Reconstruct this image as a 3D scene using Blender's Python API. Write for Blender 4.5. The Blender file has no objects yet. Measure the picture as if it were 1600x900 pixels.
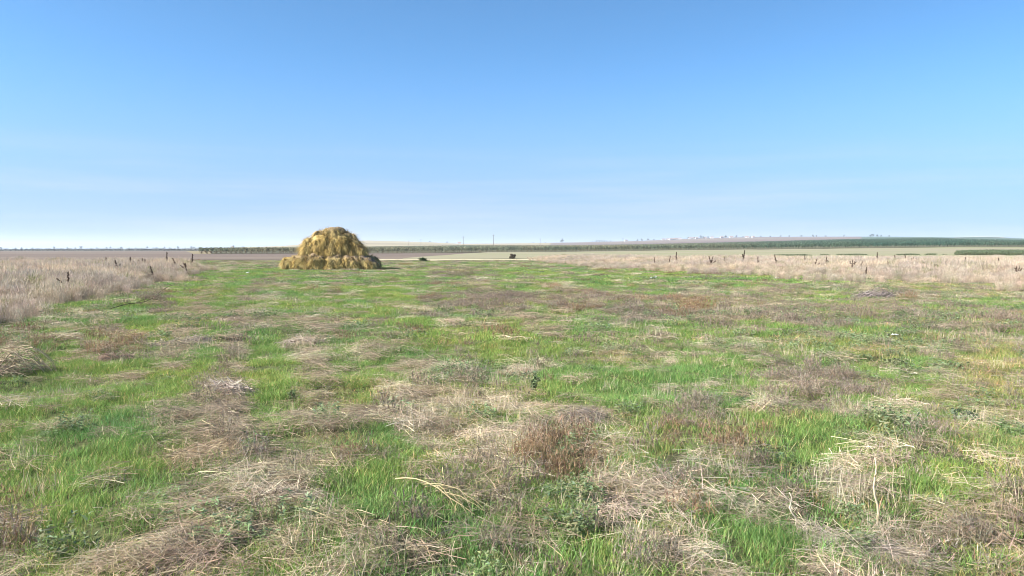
import bpy, math
import numpy as np
from mathutils import Vector

R = math.radians
rng = np.random.default_rng(7)
scene = bpy.context.scene
col = scene.collection

# ------------------------------------------------------------------ camera
F, CX, CY, HZ = 1190.0, 800.0, 450.0, 390.0      # photograph pixels (1600 x 900)
EYE = 1.65
PITCH = math.atan((CY - HZ) / F)
cam = bpy.data.cameras.new('camera')
cam.sensor_width = 36.0
cam.lens = 36.0 * F / 1600.0
cam.clip_start = 0.05
cam.clip_end = 60000
cam_o = bpy.data.objects.new('camera', cam)
cam_o.location = (0, 0, EYE)
cam_o.rotation_euler = (R(90) - PITCH, 0, 0)
col.objects.link(cam_o)
scene.camera = cam_o

# ------------------------------------------------------------------ sky, sun, exposure
SUN_AZ, SUN_EL = R(-106), R(36)                  # clockwise from +Y: the sun stands to the left, a little behind
world = bpy.data.worlds.new('World')
scene.world = world
world.use_nodes = True
wn, wl = world.node_tree.nodes, world.node_tree.links
wn.clear()
sky = wn.new('ShaderNodeTexSky')
sky.sky_type = 'NISHITA'
sky.sun_disc = False
sky.sun_elevation = SUN_EL
sky.sun_rotation = SUN_AZ
sky.altitude = 50
sky.air_density = 0.5
sky.dust_density = 0.6
sky.ozone_density = 6.0
bg = wn.new('ShaderNodeBackground')
bg.inputs['Strength'].default_value = 0.104
wout = wn.new('ShaderNodeOutputWorld')
wl.new(bg.outputs[0], wout.inputs[0])
# thin cirrus veils low over the horizon
tc = wn.new('ShaderNodeTexCoord')
mp = wn.new('ShaderNodeMapping')
mp.inputs['Rotation'].default_value = (0, R(4), 0)
mp.inputs['Scale'].default_value = (1.6, 1.6, 26)
wl.new(tc.outputs['Generated'], mp.inputs[0])
nz = wn.new('ShaderNodeTexNoise')
nz.inputs['Scale'].default_value = 1.3
nz.inputs['Detail'].default_value = 7
nz.inputs['Roughness'].default_value = 0.55
wl.new(mp.outputs[0], nz.inputs['Vector'])
cr = wn.new('ShaderNodeMapRange')
cr.inputs[1].default_value = 0.44
cr.inputs[2].default_value = 0.72
cr.inputs[3].default_value = 0.0
cr.inputs[4].default_value = 0.42
wl.new(nz.outputs[0], cr.inputs[0])
sep = wn.new('ShaderNodeSeparateXYZ')
wl.new(tc.outputs['Generated'], sep.inputs[0])
el = wn.new('ShaderNodeMapRange')
el.inputs[1].default_value = 0.07
el.inputs[2].default_value = 0.14
el.inputs[3].default_value = 1.0
el.inputs[4].default_value = 0.0
wl.new(sep.outputs['Z'], el.inputs[0])
mu = wn.new('ShaderNodeMath')
mu.operation = 'MULTIPLY'
wl.new(cr.outputs[0], mu.inputs[0])
wl.new(el.outputs[0], mu.inputs[1])
mx = wn.new('ShaderNodeMix')
mx.data_type = 'RGBA'
veil = wn.new('ShaderNodeMapRange')            # the pale air low over the plain
veil.interpolation_type = 'SMOOTHERSTEP'
veil.inputs[1].default_value = -0.02
veil.inputs[2].default_value = 0.27
veil.inputs[3].default_value = 0.74
veil.inputs[4].default_value = 0.0
wl.new(sep.outputs['Z'], veil.inputs[0])
ad = wn.new('ShaderNodeMath')
ad.operation = 'ADD'
ad.use_clamp = True
ad.inputs[0].default_value = 0.0
wl.new(veil.outputs[0], ad.inputs[1])
wl.new(ad.outputs[0], mx.inputs['Factor'])
hs_ = wn.new('ShaderNodeHueSaturation')
hs_.inputs['Saturation'].default_value = 0.98
wl.new(sky.outputs[0], hs_.inputs['Color'])
tn_ = wn.new('ShaderNodeMix')
tn_.data_type = 'RGBA'
tn_.blend_type = 'MULTIPLY'
tn_.inputs['Factor'].default_value = 1
tn_.inputs['B'].default_value = (0.76, 1.06, 1.0, 1)
wl.new(hs_.outputs[0], tn_.inputs['A'])
wl.new(tn_.outputs['Result'], mx.inputs['A'])
mx.inputs['B'].default_value = (1.42, 1.62, 2.4, 1)
mc = wn.new('ShaderNodeMix')
mc.data_type = 'RGBA'
wl.new(mu.outputs[0], mc.inputs['Factor'])
wl.new(mx.outputs['Result'], mc.inputs['A'])
mc.inputs['B'].default_value = (2.9, 3.05, 3.5, 1)
wl.new(mc.outputs['Result'], bg.inputs['Color'])

sun = bpy.data.lights.new('sun', 'SUN')
sun.energy = 4.9
sun.angle = R(0.53)
sun.color = (1.0, 0.955, 0.88)
sun_o = bpy.data.objects.new('sun', sun)
sd = Vector((math.sin(SUN_AZ) * math.cos(SUN_EL), math.cos(SUN_AZ) * math.cos(SUN_EL), math.sin(SUN_EL)))
sun_o.rotation_euler = sd.to_track_quat('Z', 'Y').to_euler()
sun_o.location = sd * 100
col.objects.link(sun_o)

vs = scene.view_settings
vs.view_transform = 'Standard'
vs.look = 'None'
vs.gamma = 1.0
vs.use_curve_mapping = False
vs.exposure = 1.42
scene.render.engine = 'CYCLES'
scene.cycles.use_denoising = True
scene.cycles.denoising_prefilter = 'ACCURATE'
scene.cycles.pixel_filter_type = 'BLACKMAN_HARRIS'
scene.cycles.filter_width = 1.0
scene.cycles.max_bounces = 4
scene.cycles.diffuse_bounces = 2
scene.cycles.transmission_bounces = 2
scene.cycles.volume_bounces = 1
scene.cycles.volume_step_rate = 10
scene.cycles.caustics_reflective = False
scene.cycles.caustics_refractive = False


# ------------------------------------------------------------------ noise and terrain
def _h(ix, iy, s):
    n = (ix.astype(np.int64) * 374761393 + iy.astype(np.int64) * 668265263 + s * 1442695041) & 0xFFFFFFFF
    n = ((n ^ (n >> 13)) * 1274126177) & 0xFFFFFFFF
    return ((n ^ (n >> 16)) & 0xFFFF) / 65535.0


def vnoise(x, y, s=0):
    x = np.asarray(x, float); y = np.asarray(y, float)
    ix, iy = np.floor(x), np.floor(y)
    fx, fy = x - ix, y - iy
    fx = fx * fx * (3 - 2 * fx); fy = fy * fy * (3 - 2 * fy)
    a, b = _h(ix, iy, s), _h(ix + 1, iy, s)
    c, d = _h(ix, iy + 1, s), _h(ix + 1, iy + 1, s)
    return (a + (b - a) * fx) * (1 - fy) + (c + (d - c) * fx) * fy


def fbm(x, y, s=0, o=4):
    t, a, n = 0.0, 1.0, 0.0
    for k in range(o):
        t = t + a * vnoise(x * 2 ** k + 17.3 * k, y * 2 ** k - 9.1 * k, s + k)
        n += a
        a *= 0.5
    return t / n


def sstep(a, b, x):
    t = np.clip((x - a) / (b - a), 0, 1)
    return t * t * (3 - 2 * t)


def prof(pts):
    p = np.array(pts, float)
    return lambda u: np.interp(u, p[:, 0], p[:, 1])


B_ = prof([(-300, 396.5), (312, 396.5), (620, 395.8), (900, 393.6), (1060, 391.6), (1330, 388.6), (1480, 387), (1600, 386.4), (1900, 385.5)])
T_ = prof([(-300, 391.4), (312, 391), (470, 389), (620, 386.6), (720, 385.2), (900, 385), (1000, 383.4), (1100, 381), (1200, 378.4), (1330, 375), (1450, 373.2), (1600, 376.4), (1900, 380)])
S_ = prof([(-300, 390), (0, 389.6), (300, 388.6), (360, 387), (440, 384.4), (500, 380), (545, 376.6), (575, 375.8), (620, 377), (670, 378.6), (720, 381), (800, 380.4), (900, 379), (960, 377.6), (1000, 376.6), (1050, 374.4), (1100, 372.2), (1160, 371), (1250, 370.2), (1380, 370), (1450, 370.6), (1490, 371.3), (1530, 370.3), (1560, 371), (1600, 373), (1900, 377)])
DB, DT, DS = 300.0, 1200.0, 2600.0


def terrain(x, y, micro=True):
    x = np.asarray(x, float); y = np.asarray(y, float)
    d = np.maximum(y, 1.0)
    u = np.clip(CX + F * x / d, -300, 1900)
    zb = EYE - (B_(u) - HZ) * DB / F
    zt = EYE - (T_(u) - HZ) * DT / F
    zs = EYE - (S_(u) - HZ) * DS / F
    z = np.where(d < 110, 0, 0.0)
    z = np.where((d >= 110) & (d < DB), zb * (d - 110) / (DB - 110), z)
    z = np.where((d >= DB) & (d < DT), zb + (zt - zb) * (d - DB) / (DT - DB), z)
    z = np.where((d >= DT) & (d < DS), zt + (zs - zt) * (d - DT) / (DS - DT), z)
    z = np.where(d >= DS, zs - (d - DS) * 0.004, z)
    if micro:
        r = np.hypot(x, y)
        m = (fbm(x / 1.1, y / 1.1, 3, 4) - 0.5) * 0.24 + (fbm(x / 5.5, y / 5.5, 9, 2) - 0.5) * 0.26
        z = z + m * sstep(0.5, 3.5, r) * (1 - sstep(70, 120, r))
    return z


def pix(u, v, it=4):
    """ground point seen at photograph pixel (u, v)"""
    dx, dz, dy = (u - CX) / F, (CY - v) / F, 1.0
    c, s = math.cos(PITCH), math.sin(PITCH)
    d = Vector((dx, dy * c + dz * s, -dy * s + dz * c))
    z = 0.0
    for _ in range(it):
        t = (z - EYE) / d.z
        p = Vector((0, 0, EYE)) + d * t
        z = float(terrain(p.x, p.y))
    return Vector((p.x, p.y, z))


def at(u, dist):
    """ground point at depth dist under photograph column u"""
    x = (u - CX) / F * dist
    return Vector((x, dist, float(terrain(x, dist))))


def to_pix(x, y, z=0.0):
    c, s = math.cos(PITCH), math.sin(PITCH)
    zz = z - EYE
    dep = np.maximum(y * c - zz * s, 0.2)
    up = y * s + zz * c
    return CX + F * x / dep, CY - F * up / dep


# ------------------------------------------------------------------ helpers
def new_mesh(name, v, f, mat=None, cols=None, smooth=False):
    me = bpy.data.meshes.new(name)
    v = np.asarray(v, np.float32)
    if isinstance(f, np.ndarray):
        k = f.shape[1]
        me.vertices.add(len(v)); me.vertices.foreach_set('co', v.ravel())
        me.loops.add(f.size); me.loops.foreach_set('vertex_index', f.astype(np.int32).ravel())
        me.polygons.add(len(f))
        me.polygons.foreach_set('loop_start', np.arange(0, f.size, k, dtype=np.int32))
        me.polygons.foreach_set('loop_total', np.full(len(f), k, np.int32))
        me.update(calc_edges=True)
    else:
        me.from_pydata(v.tolist(), [], f)
        me.update()
    if cols is not None:
        a = me.color_attributes.new('bv', 'FLOAT_COLOR', 'POINT')
        c = np.ones((len(v), 4), np.float32); c[:, :3] = cols
        a.data.foreach_set('color', c.ravel())
    if smooth:
        me.polygons.foreach_set('use_smooth', np.ones(len(me.polygons), bool))
    if mat:
        me.materials.append(mat)
    return me


def link(name, me, parent=None, label=None, cat=None, group=None, kind=None, loc=None, rz=None):
    o = bpy.data.objects.new(name, me)
    col.objects.link(o)
    if parent: o.parent = parent
    if label: o['label'] = label
    if cat: o['category'] = cat
    if group: o['group'] = group
    if kind: o['kind'] = kind
    if loc is not None: o.location = loc
    if rz is not None: o.rotation_euler = (0, 0, rz)
    return o


def copy_tree(o, loc, rz=0.0, scale=1.0, label=None, group=None):
    c = o.copy(); col.objects.link(c)
    c.location = loc; c.rotation_euler = (0, 0, rz); c.scale = (scale,) * 3
    if label: c['label'] = label
    if group: c['group'] = group
    for ch in list(o.children):
        k = ch.copy(); col.objects.link(k); k.parent = c
        for g in list(ch.children):
            q = g.copy(); col.objects.link(q); q.parent = k
    return c


class MB:
    """collects vertices, quads/tris and colours"""
    def __init__(s): s.v, s.f, s.c, s.n = [], [], [], 0

    def add(s, v, f, c=None):
        v = np.asarray(v, float)
        s.v.append(v)
        s.f += [tuple(int(i) + s.n for i in q) for q in f]
        s.c.append(np.ones((len(v), 3)) * (1.0 if c is None else np.asarray(c, float)))
        s.n += len(v)

    def tube(s, pts, rad, sides=4, c=None):
        pts = [Vector(p) for p in pts]
        vs_, fs = [], []
        for i, p in enumerate(pts):
            t = (pts[min(i + 1, len(pts) - 1)] - pts[max(i - 1, 0)]).normalized()
            a = t.cross(Vector((0.31, 0.13, 0.94)) if abs(t.z) < .9 else Vector((1, 0, 0))).normalized()
            b = t.cross(a)
            r = rad[i] if hasattr(rad, '__len__') else rad
            for k in range(sides):
                q = 2 * math.pi * k / sides
                vs_.append(p + (a * math.cos(q) + b * math.sin(q)) * r)
        for i in range(len(pts) - 1):
            for k in range(sides):
                a0 = i * sides + k; a1 = i * sides + (k + 1) % sides
                fs.append((a0, a1, a1 + sides, a0 + sides))
        fs.append(tuple(range(sides))[::-1]); fs.append(tuple(range(len(pts) * sides - sides, len(pts) * sides)))
        s.add([tuple(q) for q in vs_], fs, c)

    def box(s, lo, hi, c=None):
        x0, y0, z0 = lo; x1, y1, z1 = hi
        s.add([(x0, y0, z0), (x1, y0, z0), (x1, y1, z0), (x0, y1, z0), (x0, y0, z1), (x1, y0, z1), (x1, y1, z1), (x0, y1, z1)],
              [(3, 2, 1, 0), (4, 5, 6, 7), (0, 1, 5, 4), (1, 2, 6, 5), (2, 3, 7, 6), (3, 0, 4, 7)], c)

    def mesh(s, name, mat, smooth=False):
        return new_mesh(name, np.concatenate(s.v), s.f, mat, np.concatenate(s.c), smooth)


# ------------------------------------------------------------------ materials
def blade_mat(name, instanced=True, tint=(1, 1, 1), trans=0.3, rough=0.7, spec=0.12):
    m = bpy.data.materials.new(name); m.use_nodes = True
    n, l = m.node_tree.nodes, m.node_tree.links; n.clear()
    out = n.new('ShaderNodeOutputMaterial')
    a = n.new('ShaderNodeAttribute'); a.attribute_name = 'bv'
    mulc = n.new('ShaderNodeMix'); mulc.data_type = 'RGBA'; mulc.blend_type = 'MULTIPLY'; mulc.inputs['Factor'].default_value = 1
    l.new(a.outputs['Color'], mulc.inputs['A'])
    if instanced:
        t = n.new('ShaderNodeAttribute'); t.attribute_type = 'INSTANCER'; t.attribute_name = 'tint'
        l.new(t.outputs['Color'], mulc.inputs['B'])
    else:
        mulc.inputs['B'].default_value = (*tint, 1)
    p = n.new('ShaderNodeBsdfPrincipled')
    p.inputs['Roughness'].default_value = rough
    p.inputs['Specular IOR Level'].default_value = spec
    l.new(mulc.outputs['Result'], p.inputs['Base Color'])
    tr = n.new('ShaderNodeBsdfTranslucent')
    l.new(mulc.outputs['Result'], tr.inputs['Color'])
    ms = n.new('ShaderNodeMixShader'); ms.inputs[0].default_value = trans
    l.new(p.outputs[0], ms.inputs[1]); l.new(tr.outputs[0], ms.inputs[2]); l.new(ms.outputs[0], out.inputs[0])
    return m


def noise_mat(name, c1, c2, scale=1.0, detail=6, c3=None, scale3=0.05, stretch=(1, 1, 1), rough=0.95, rot=0.0, bump=0.0, attr=False):
    """soil, crop or wall material: two colours by fine noise, a third by broad noise"""
    m = bpy.data.materials.new(name); m.use_nodes = True
    n, l = m.node_tree.nodes, m.node_tree.links
    p = n['Principled BSDF']; p.inputs['Roughness'].default_value = rough; p.inputs['Specular IOR Level'].default_value = 0.15
    g = n.new('ShaderNodeNewGeometry')
    mp_ = n.new('ShaderNodeMapping'); mp_.inputs['Scale'].default_value = stretch; mp_.inputs['Rotation'].default_value = (0, 0, rot)
    l.new(g.outputs['Position'], mp_.inputs[0])
    z = n.new('ShaderNodeTexNoise'); z.inputs['Scale'].default_value = scale; z.inputs['Detail'].default_value = detail; z.inputs['Roughness'].default_value = 0.65
    l.new(mp_.outputs[0], z.inputs['Vector'])
    ra = n.new('ShaderNodeMapRange'); ra.inputs[1].default_value = 0.33; ra.inputs[2].default_value = 0.67
    l.new(z.outputs[0], ra.inputs[0])
    x = n.new('ShaderNodeMix'); x.data_type = 'RGBA'
    l.new(ra.outputs[0], x.inputs['Factor'])
    if attr:
        at_ = n.new('ShaderNodeAttribute'); at_.attribute_name = 'bv'
        dk = n.new('ShaderNodeMix'); dk.data_type = 'RGBA'; dk.blend_type = 'MULTIPLY'; dk.inputs['Factor'].default_value = 1
        l.new(at_.outputs['Color'], dk.inputs['A']); dk.inputs['B'].default_value = (*c1, 1)
        lt = n.new('ShaderNodeMix'); lt.data_type = 'RGBA'; lt.blend_type = 'MULTIPLY'; lt.inputs['Factor'].default_value = 1
        l.new(at_.outputs['Color'], lt.inputs['A']); lt.inputs['B'].default_value = (*c2, 1)
        l.new(dk.outputs['Result'], x.inputs['A']); l.new(lt.outputs['Result'], x.inputs['B'])
    else:
        x.inputs['A'].default_value = (*c1, 1); x.inputs['B'].default_value = (*c2, 1)
    last = x.outputs['Result']
    if c3:
        z3 = n.new('ShaderNodeTexNoise'); z3.inputs['Scale'].default_value = scale3; z3.inputs['Detail'].default_value = 4
        l.new(mp_.outputs[0], z3.inputs['Vector'])
        r3 = n.new('ShaderNodeMapRange'); r3.inputs[1].default_value = 0.45; r3.inputs[2].default_value = 0.65
        l.new(z3.outputs[0], r3.inputs[0])
        x3 = n.new('ShaderNodeMix'); x3.data_type = 'RGBA'
        l.new(r3.outputs[0], x3.inputs['Factor']); l.new(last, x3.inputs['A']); x3.inputs['B'].default_value = (*c3, 1)
        last = x3.outputs['Result']
    l.new(last, p.inputs['Base Color'])
    if bump:
        b = n.new('ShaderNodeBump'); b.inputs['Strength'].default_value = 0.7; b.inputs['Distance'].default_value = bump
        l.new(z.outputs[0], b.inputs['Height']); l.new(b.outputs[0], p.inputs['Normal'])
    return m


M = {}
M['grass'] = blade_mat('grass_blades', trans=0.30)
M['straw'] = blade_mat('straw_stems', trans=0.22, rough=0.7, spec=0.12)
M['weed'] = blade_mat('weed_twigs', trans=0.15)
M['leaf'] = blade_mat('weed_leaves', trans=0.3)
M['plain'] = blade_mat('plant_own_colour', instanced=False, trans=0.2)

# ------------------------------------------------------------------ cover map: what grows where in the meadow
# type: g lush green, y golden grass, s pale straw, t brown-grey thatch, r rust weeds, p purple-brown twiggy weeds, w grey-green leafy weeds
TYPES = 'gystrpw'
PATCHES = '''
100 700 130 90 g 1.2|130 620 110 40 g .9|180 800 110 60 g 1.0|420 680 40 40 g .8|580 790 70 60 g .8|1180 850 70 50 g .8|1500 760 90 30 g .8|1260 700 80 30 g .6|900 600 110 24 g .6
60 660 70 40 g 1|200 740 110 70 g 1|230 690 40 40 g 1.4|200 850 70 40 g 1.2|410 640 36 44 g 1.4|60 740 60 30 g .8|290 770 40 30 g 1
12 835 34 55 r 1.2|20 850 40 40 p 1.2|330 695 72 48 t 2.2|340 640 55 18 t 1.6|430 765 64 26 s 1.8|400 840 84 36 w 1.3|330 870 90 34 t 1.4|500 880 60 22 s 1
500 660 60 32 t 1.1|510 720 46 26 r .9|135 800 30 14 s .8|640 655 110 42 t .9|640 650 90 34 s 1.0|560 620 44 22 y 1.3|600 705 40 28 g 1.3|665 722 32 24 g 1.2
740 710 62 34 s 1.2|830 730 40 62 s 1.1|880 745 62 50 r 2.4|600 805 74 50 g 1.4|740 845 74 44 g 1.4|760 875 60 24 g 1|660 885 52 26 p 1.5|560 892 44 20 t 1.2
745 775 66 20 p 1|890 822 52 32 w 1.4|890 822 60 40 g .8|965 800 50 42 s 1.7|1050 772 36 18 s 1.8|960 682 60 24 g 1.2|900 636 50 14 g 1|910 646 44 24 t 1.8|950 664 40 20 t 1.2
1040 690 42 28 p 1.4|1045 695 42 28 r 1|820 642 34 12 s 1.6|1010 866 66 14 s 1.6|1140 702 46 28 r 1.8|1085 660 42 30 p 1.8|1260 716 76 28 g 1.4|1500 772 90 30 g 1.5|1180 862 64 40 g 1.6
1100 740 40 18 g 1|1370 696 64 20 w 1.3|1460 730 56 22 p 1|1530 736 34 24 s 1.2|1290 632 66 26 p 1.8|1190 640 34 14 s 1.5|1370 656 74 12 s 1.5|1560 600 60 50 y 1.6|1430 636 42 20 g 1.3
1330 770 74 40 s 1.3|1345 850 76 34 s 1.5|1500 836 100 26 t 1.4|1500 840 100 30 p .7|1110 762 44 20 s 1|1080 872 56 22 s 1.4|1080 822 32 22 r 1.2|1590 850 30 40 p 1
200 495 64 20 g 1.2|330 482 50 24 g 1.2|330 450 60 14 g 1|420 432 70 12 g 1.4|250 560 92 26 g 1|60 612 60 34 g 1.2|440 600 36 46 g 1.4|400 560 50 18 g 1|190 500 40 12 w 1|20 592 30 14 w 1.4
285 525 22 34 t 1.8|315 490 22 24 t 1.6|365 502 26 10 t 1.6|360 546 18 18 p 1.5|180 546 42 22 t 1.3|185 540 40 20 r .8|250 482 24 18 p 1.5|470 522 44 24 t 1.7|480 480 70 24 g 1.1
760 470 84 15 p 1.5|790 477 110 10 p .6|905 470 80 12 p 1.2|1000 490 64 16 p 1.0|730 430 60 7 p 1.2|845 495 44 10 t 1|800 430 90 8 g 1.2|980 436 90 11 g 1.5|800 540 96 20 g 1.2
660 560 40 18 g 1|950 532 64 14 g 1.2|940 592 84 24 g 1.4|600 582 64 20 g 1.1|700 574 32 8 s 1.8|650 572 40 9 t 1.4|960 556 54 7 y 1.4|812 578 40 7 s 1.6|890 594 42 5 s 1.5
1200 440 110 9 g 1.1|1300 466 44 8 g 1.2|1520 482 84 14 g 1|1130 590 60 24 g 1.3|1150 520 60 14 g 1|1330 520 44 10 g 1|1300 556 44 14 g 1.1|1420 582 84 14 g 1|1080 546 34 18 g 1
1200 498 130 18 p 1.1|1400 500 180 16 p 1|1400 505 170 18 w .7|1550 512 80 16 p 1.3|1080 482 34 18 r .9|1180 486 26 4 s 2|1222 497 26 5 s 2|1400 545 130 28 w 1.2|1400 545 130 28 y .6
1240 592 60 20 p 1.2|1320 612 72 22 p 1.3|1570 580 44 34 y 1.6|1450 560 100 20 y .8|1250 540 70 14 y .7|620 520 60 24 g 1|560 470 80 30 g 1|560 500 60 14 y .7|620 450 60 20 g 1
'''
PL = []
for item in PATCHES.replace('\n', '|').split('|'):
    if item.strip():
        a = item.split()
        PL.append((float(a[0]), float(a[1]), float(a[2]), float(a[3]), TYPES.index(a[4]), float(a[5])))


STRIPS = [([(425, 430), (395, 450), (368, 500), (352, 600), (325, 700), (300, 820), (270, 920)], .24, 3, 4.0),
          ([(425, 430), (395, 450), (368, 500), (352, 600), (325, 700), (300, 820), (270, 920)], .20, 5, 1.6),
          ([(340, 445), (318, 480), (285, 520), (262, 580)], .24, 3, 3.4),
          ([(470, 430), (455, 470), (440, 520), (418, 600), (400, 660)], .30, 0, 4.5),
          ([(395, 430), (372, 460), (330, 520), (250, 640), (215, 760), (190, 900)], .50, 0, 4.5),
          ([(520, 440), (500, 500), (490, 600), (480, 720), (470, 850), (465, 920)], .26, 3, 2.0)]


def cover(x, y):
    """weights (n, 7) of the cover types at ground points"""
    x = np.asarray(x, float); y = np.asarray(y, float)
    u, v = to_pix(x, y)
    ax, al = (x + 0.31 * y) * 0.955, (y - 0.31 * x) * 0.955      # across and along the mower's rows, which run past the haystack
    n1, n2 = fbm(ax / 0.7, al / 2.6, 21, 4), fbm(ax / 1.6, al / 6.0, 31, 4)
    n3, n4 = fbm(ax / 0.8, al / 4.0, 41, 4), fbm(ax / 2.2, al / 5.0, 51, 4)
    n5 = fbm(x / 6.0, y / 6.0, 61, 3)
    w = np.zeros((len(x), 7))
    rightness = sstep(700, 1300, u) * sstep(8, 14, y)
    w[:, 0] = 1.60 + 2.0 * sstep(0.37, 0.56, n2) - 0.6 * rightness
    w[:, 1] = 0.9 * sstep(0.55, 0.70, n5) + 0.16 * rightness
    w[:, 2] = 0.08 + 0.55 * sstep(0.50, 0.66, n1)
    w[:, 3] = 0.10 + 0.70 * sstep(0.50, 0.64, n3)
    w[:, 4] = 0.45 * sstep(0.60, 0.70, n4)
    w[:, 5] = 0.04 + 0.5 * sstep(0.56, 0.68, fbm(x / 1.9, y / 1.9, 71, 3)) + 0.22 * rightness
    w[:, 6] = 0.03 + 0.35 * sstep(0.56, 0.66, fbm(x / 1.1, y / 1.1, 81, 3)) + 0.14 * rightness
    ju = (n3 - 0.5) * 1.3; jv = (n1 - 0.5) * 1.3
    for (pu, pv, ru, rv, t, s) in PL:
        q = np.hypot((u - pu) / ru + ju, (v - pv) / rv + jv)
        k = 1 - sstep(0.65, 1.25, q)
        keep = np.ones(7); keep[t] = 1.0
        other = 1 - 0.40 * min(s, 1.6) / 1.6
        m = np.full(7, other); m[t] = 1.0
        w = w * (1 + (m - 1) * k[:, None])
        w[:, t] += (3.4, 1.4, 1.4, 1.35, 1.25, 1.1, 1.0)[t] * s * k
    for pts, hw, t, s in STRIPS:
        pu = np.interp(v, [q[1] for q in pts], [q[0] for q in pts])
        k = (1 - sstep(.6, 1.2, np.abs(u - pu) / (hw * F / np.maximum(y, 1)) + (n1 - .5) * 1.4)) * ((v > pts[0][1]) & (v < pts[-1][1]))
        w[:, t] += s * k
    return w / w.sum(1, keepdims=True)


TINT = np.array([(0.195, 0.310, 0.09), (0.32, 0.32, 0.125), (0.55, 0.45, 0.325), (0.37, 0.29, 0.20),
                 (0.275, 0.185, 0.11), (0.265, 0.21, 0.155), (0.215, 0.265, 0.13)])
SOIL = np.array([(0.135, 0.155, 0.06), (0.22, 0.19, 0.085), (0.25, 0.195, 0.135), (0.17, 0.125, 0.088),
                 (0.16, 0.10, 0.065), (0.15, 0.115, 0.09), (0.13, 0.135, 0.075)])


# ------------------------------------------------------------------ ground sheet
az_front = np.arange(-46, 46.001, 0.24)
az_back = np.arange(49, 311.1, 3.0)
az = np.radians(np.concatenate([az_front, az_back]))
rr = [0.4]
while rr[-1] < 7000:
    rr.append(rr[-1] * 1.026)
rr = np.array(rr)
A, RRg = np.meshgrid(az, rr)
gx, gy = (np.sin(A) * RRg).ravel(), (np.cos(A) * RRg).ravel()
gz = terrain(gx, gy)
gz = np.where(gy < 0, gz * np.exp(gy / 400.0), gz)
cw = cover(gx, gy)
gcol = cw @ SOIL * 0.62
far = sstep(75, 115, np.hypot(gx, gy))[:, None]
gcol = gcol * (1 - far) + np.array((0.20, 0.165, 0.095)) * far
na, nr = len(az), len(rr)
i, j = np.meshgrid(np.arange(nr - 1), np.arange(na), indexing='ij')
i, j = i.ravel(), j.ravel()
jn = (j + 1) % na
fq = np.stack([i * na + j, (i + 1) * na + j, (i + 1) * na + jn, i * na + jn], 1)[:, ::-1]
M['ground'] = noise_mat('meadow_soil', (0.5, 0.5, 0.5), (1.6, 1.55, 1.45), scale=16.0, detail=10, attr=True, bump=0.06)
gv = np.stack([gx, gy, gz], 1)
gv = np.vstack([gv, [(0, 0, float(gz[:na].mean()))]])
gcol = np.vstack([gcol, gcol[:1]])
fc = [tuple(q) for q in fq] + [(na * nr, (k + 1) % na, k) for k in range(na)]
link('ground', new_mesh('ground', gv, fc, M['ground'], gcol, True), kind='structure', label='rough mown meadow of green grass and dry thatch', cat='ground')


# ------------------------------------------------------------------ far fields: sheets draped on the land
def sheet(name, u0, u1, d0, d1, off, mat, label, nu=60, nd=24, wob=0.0):
    us = np.linspace(u0, u1, nu)
    D0 = np.array([d0(q) if callable(d0) else d0 for q in us], float)
    D1 = np.array([d1(q) if callable(d1) else d1 for q in us], float)
    vv = []
    for k in range(nd):
        t = k / (nd - 1)
        d = D0 * (1 - t) + D1 * t
        if wob and k in (0, nd - 1):
            d = d * (1 + wob * (fbm(us / 40.0, us * 0 + k, 5, 3) - 0.5))
        x = (us - CX) / F * d
        vv.append(np.stack([x, d, terrain(x, d) + off], 1))
    vv = np.concatenate(vv)
    a, b = np.meshgrid(np.arange(nd - 1), np.arange(nu - 1), indexing='ij')
    a, b = a.ravel(), b.ravel()
    f = np.stack([a * nu + b, a * nu + b + 1, (a + 1) * nu + b + 1, (a + 1) * nu + b], 1)
    return link(name, new_mesh(name, vv, f, mat, None, True), kind='structure', label=label, cat='field')


M['plough'] = noise_mat('ploughed_soil', (0.105, 0.077, 0.060), (0.165, 0.124, 0.098), scale=0.9, c3=(0.18, 0.142, 0.105), scale3=0.012, stretch=(0.12, 1, 1))
M['plough_far'] = noise_mat('far_ploughed_soil', (0.12, 0.085, 0.08), (0.17, 0.125, 0.11), scale=0.05, c3=(0.2, 0.16, 0.12), scale3=0.004, stretch=(0.2, 1, 1))
M['stubble'] = noise_mat('stubble', (0.215, 0.19, 0.125), (0.29, 0.255, 0.17), scale=0.6, c3=(0.20, 0.21, 0.10), scale3=0.02, stretch=(0.15, 1, 1))
M['strawstrip'] = noise_mat('bright_straw', (0.36, 0.31, 0.19), (0.50, 0.43, 0.28), scale=1.2, stretch=(0.2, 1, 1))
M['orchard_floor'] = noise_mat('orchard_floor', (0.09, 0.095, 0.055), (0.13, 0.13, 0.075), scale=0.08, c3=(0.12, 0.10, 0.06), scale3=0.006, stretch=(0.1, 1, 1))
M['hilldry'] = noise_mat('dry_hillside', (0.27, 0.215, 0.125), (0.36, 0.29, 0.18), scale=0.02, c3=(0.2, 0.17, 0.10), scale3=0.004, stretch=(0.3, 1, 1))
M['chalk'] = noise_mat('chalk', (0.5, 0.45, 0.37), (0.62, 0.56, 0.48), scale=0.03)
M['vine'] = noise_mat('far_vineyard', (0.06, 0.10, 0.072), (0.085, 0.13, 0.09), scale=0.03, c3=(0.075, 0.10, 0.06), scale3=0.005, stretch=(0.12, 1, 1))

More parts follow.
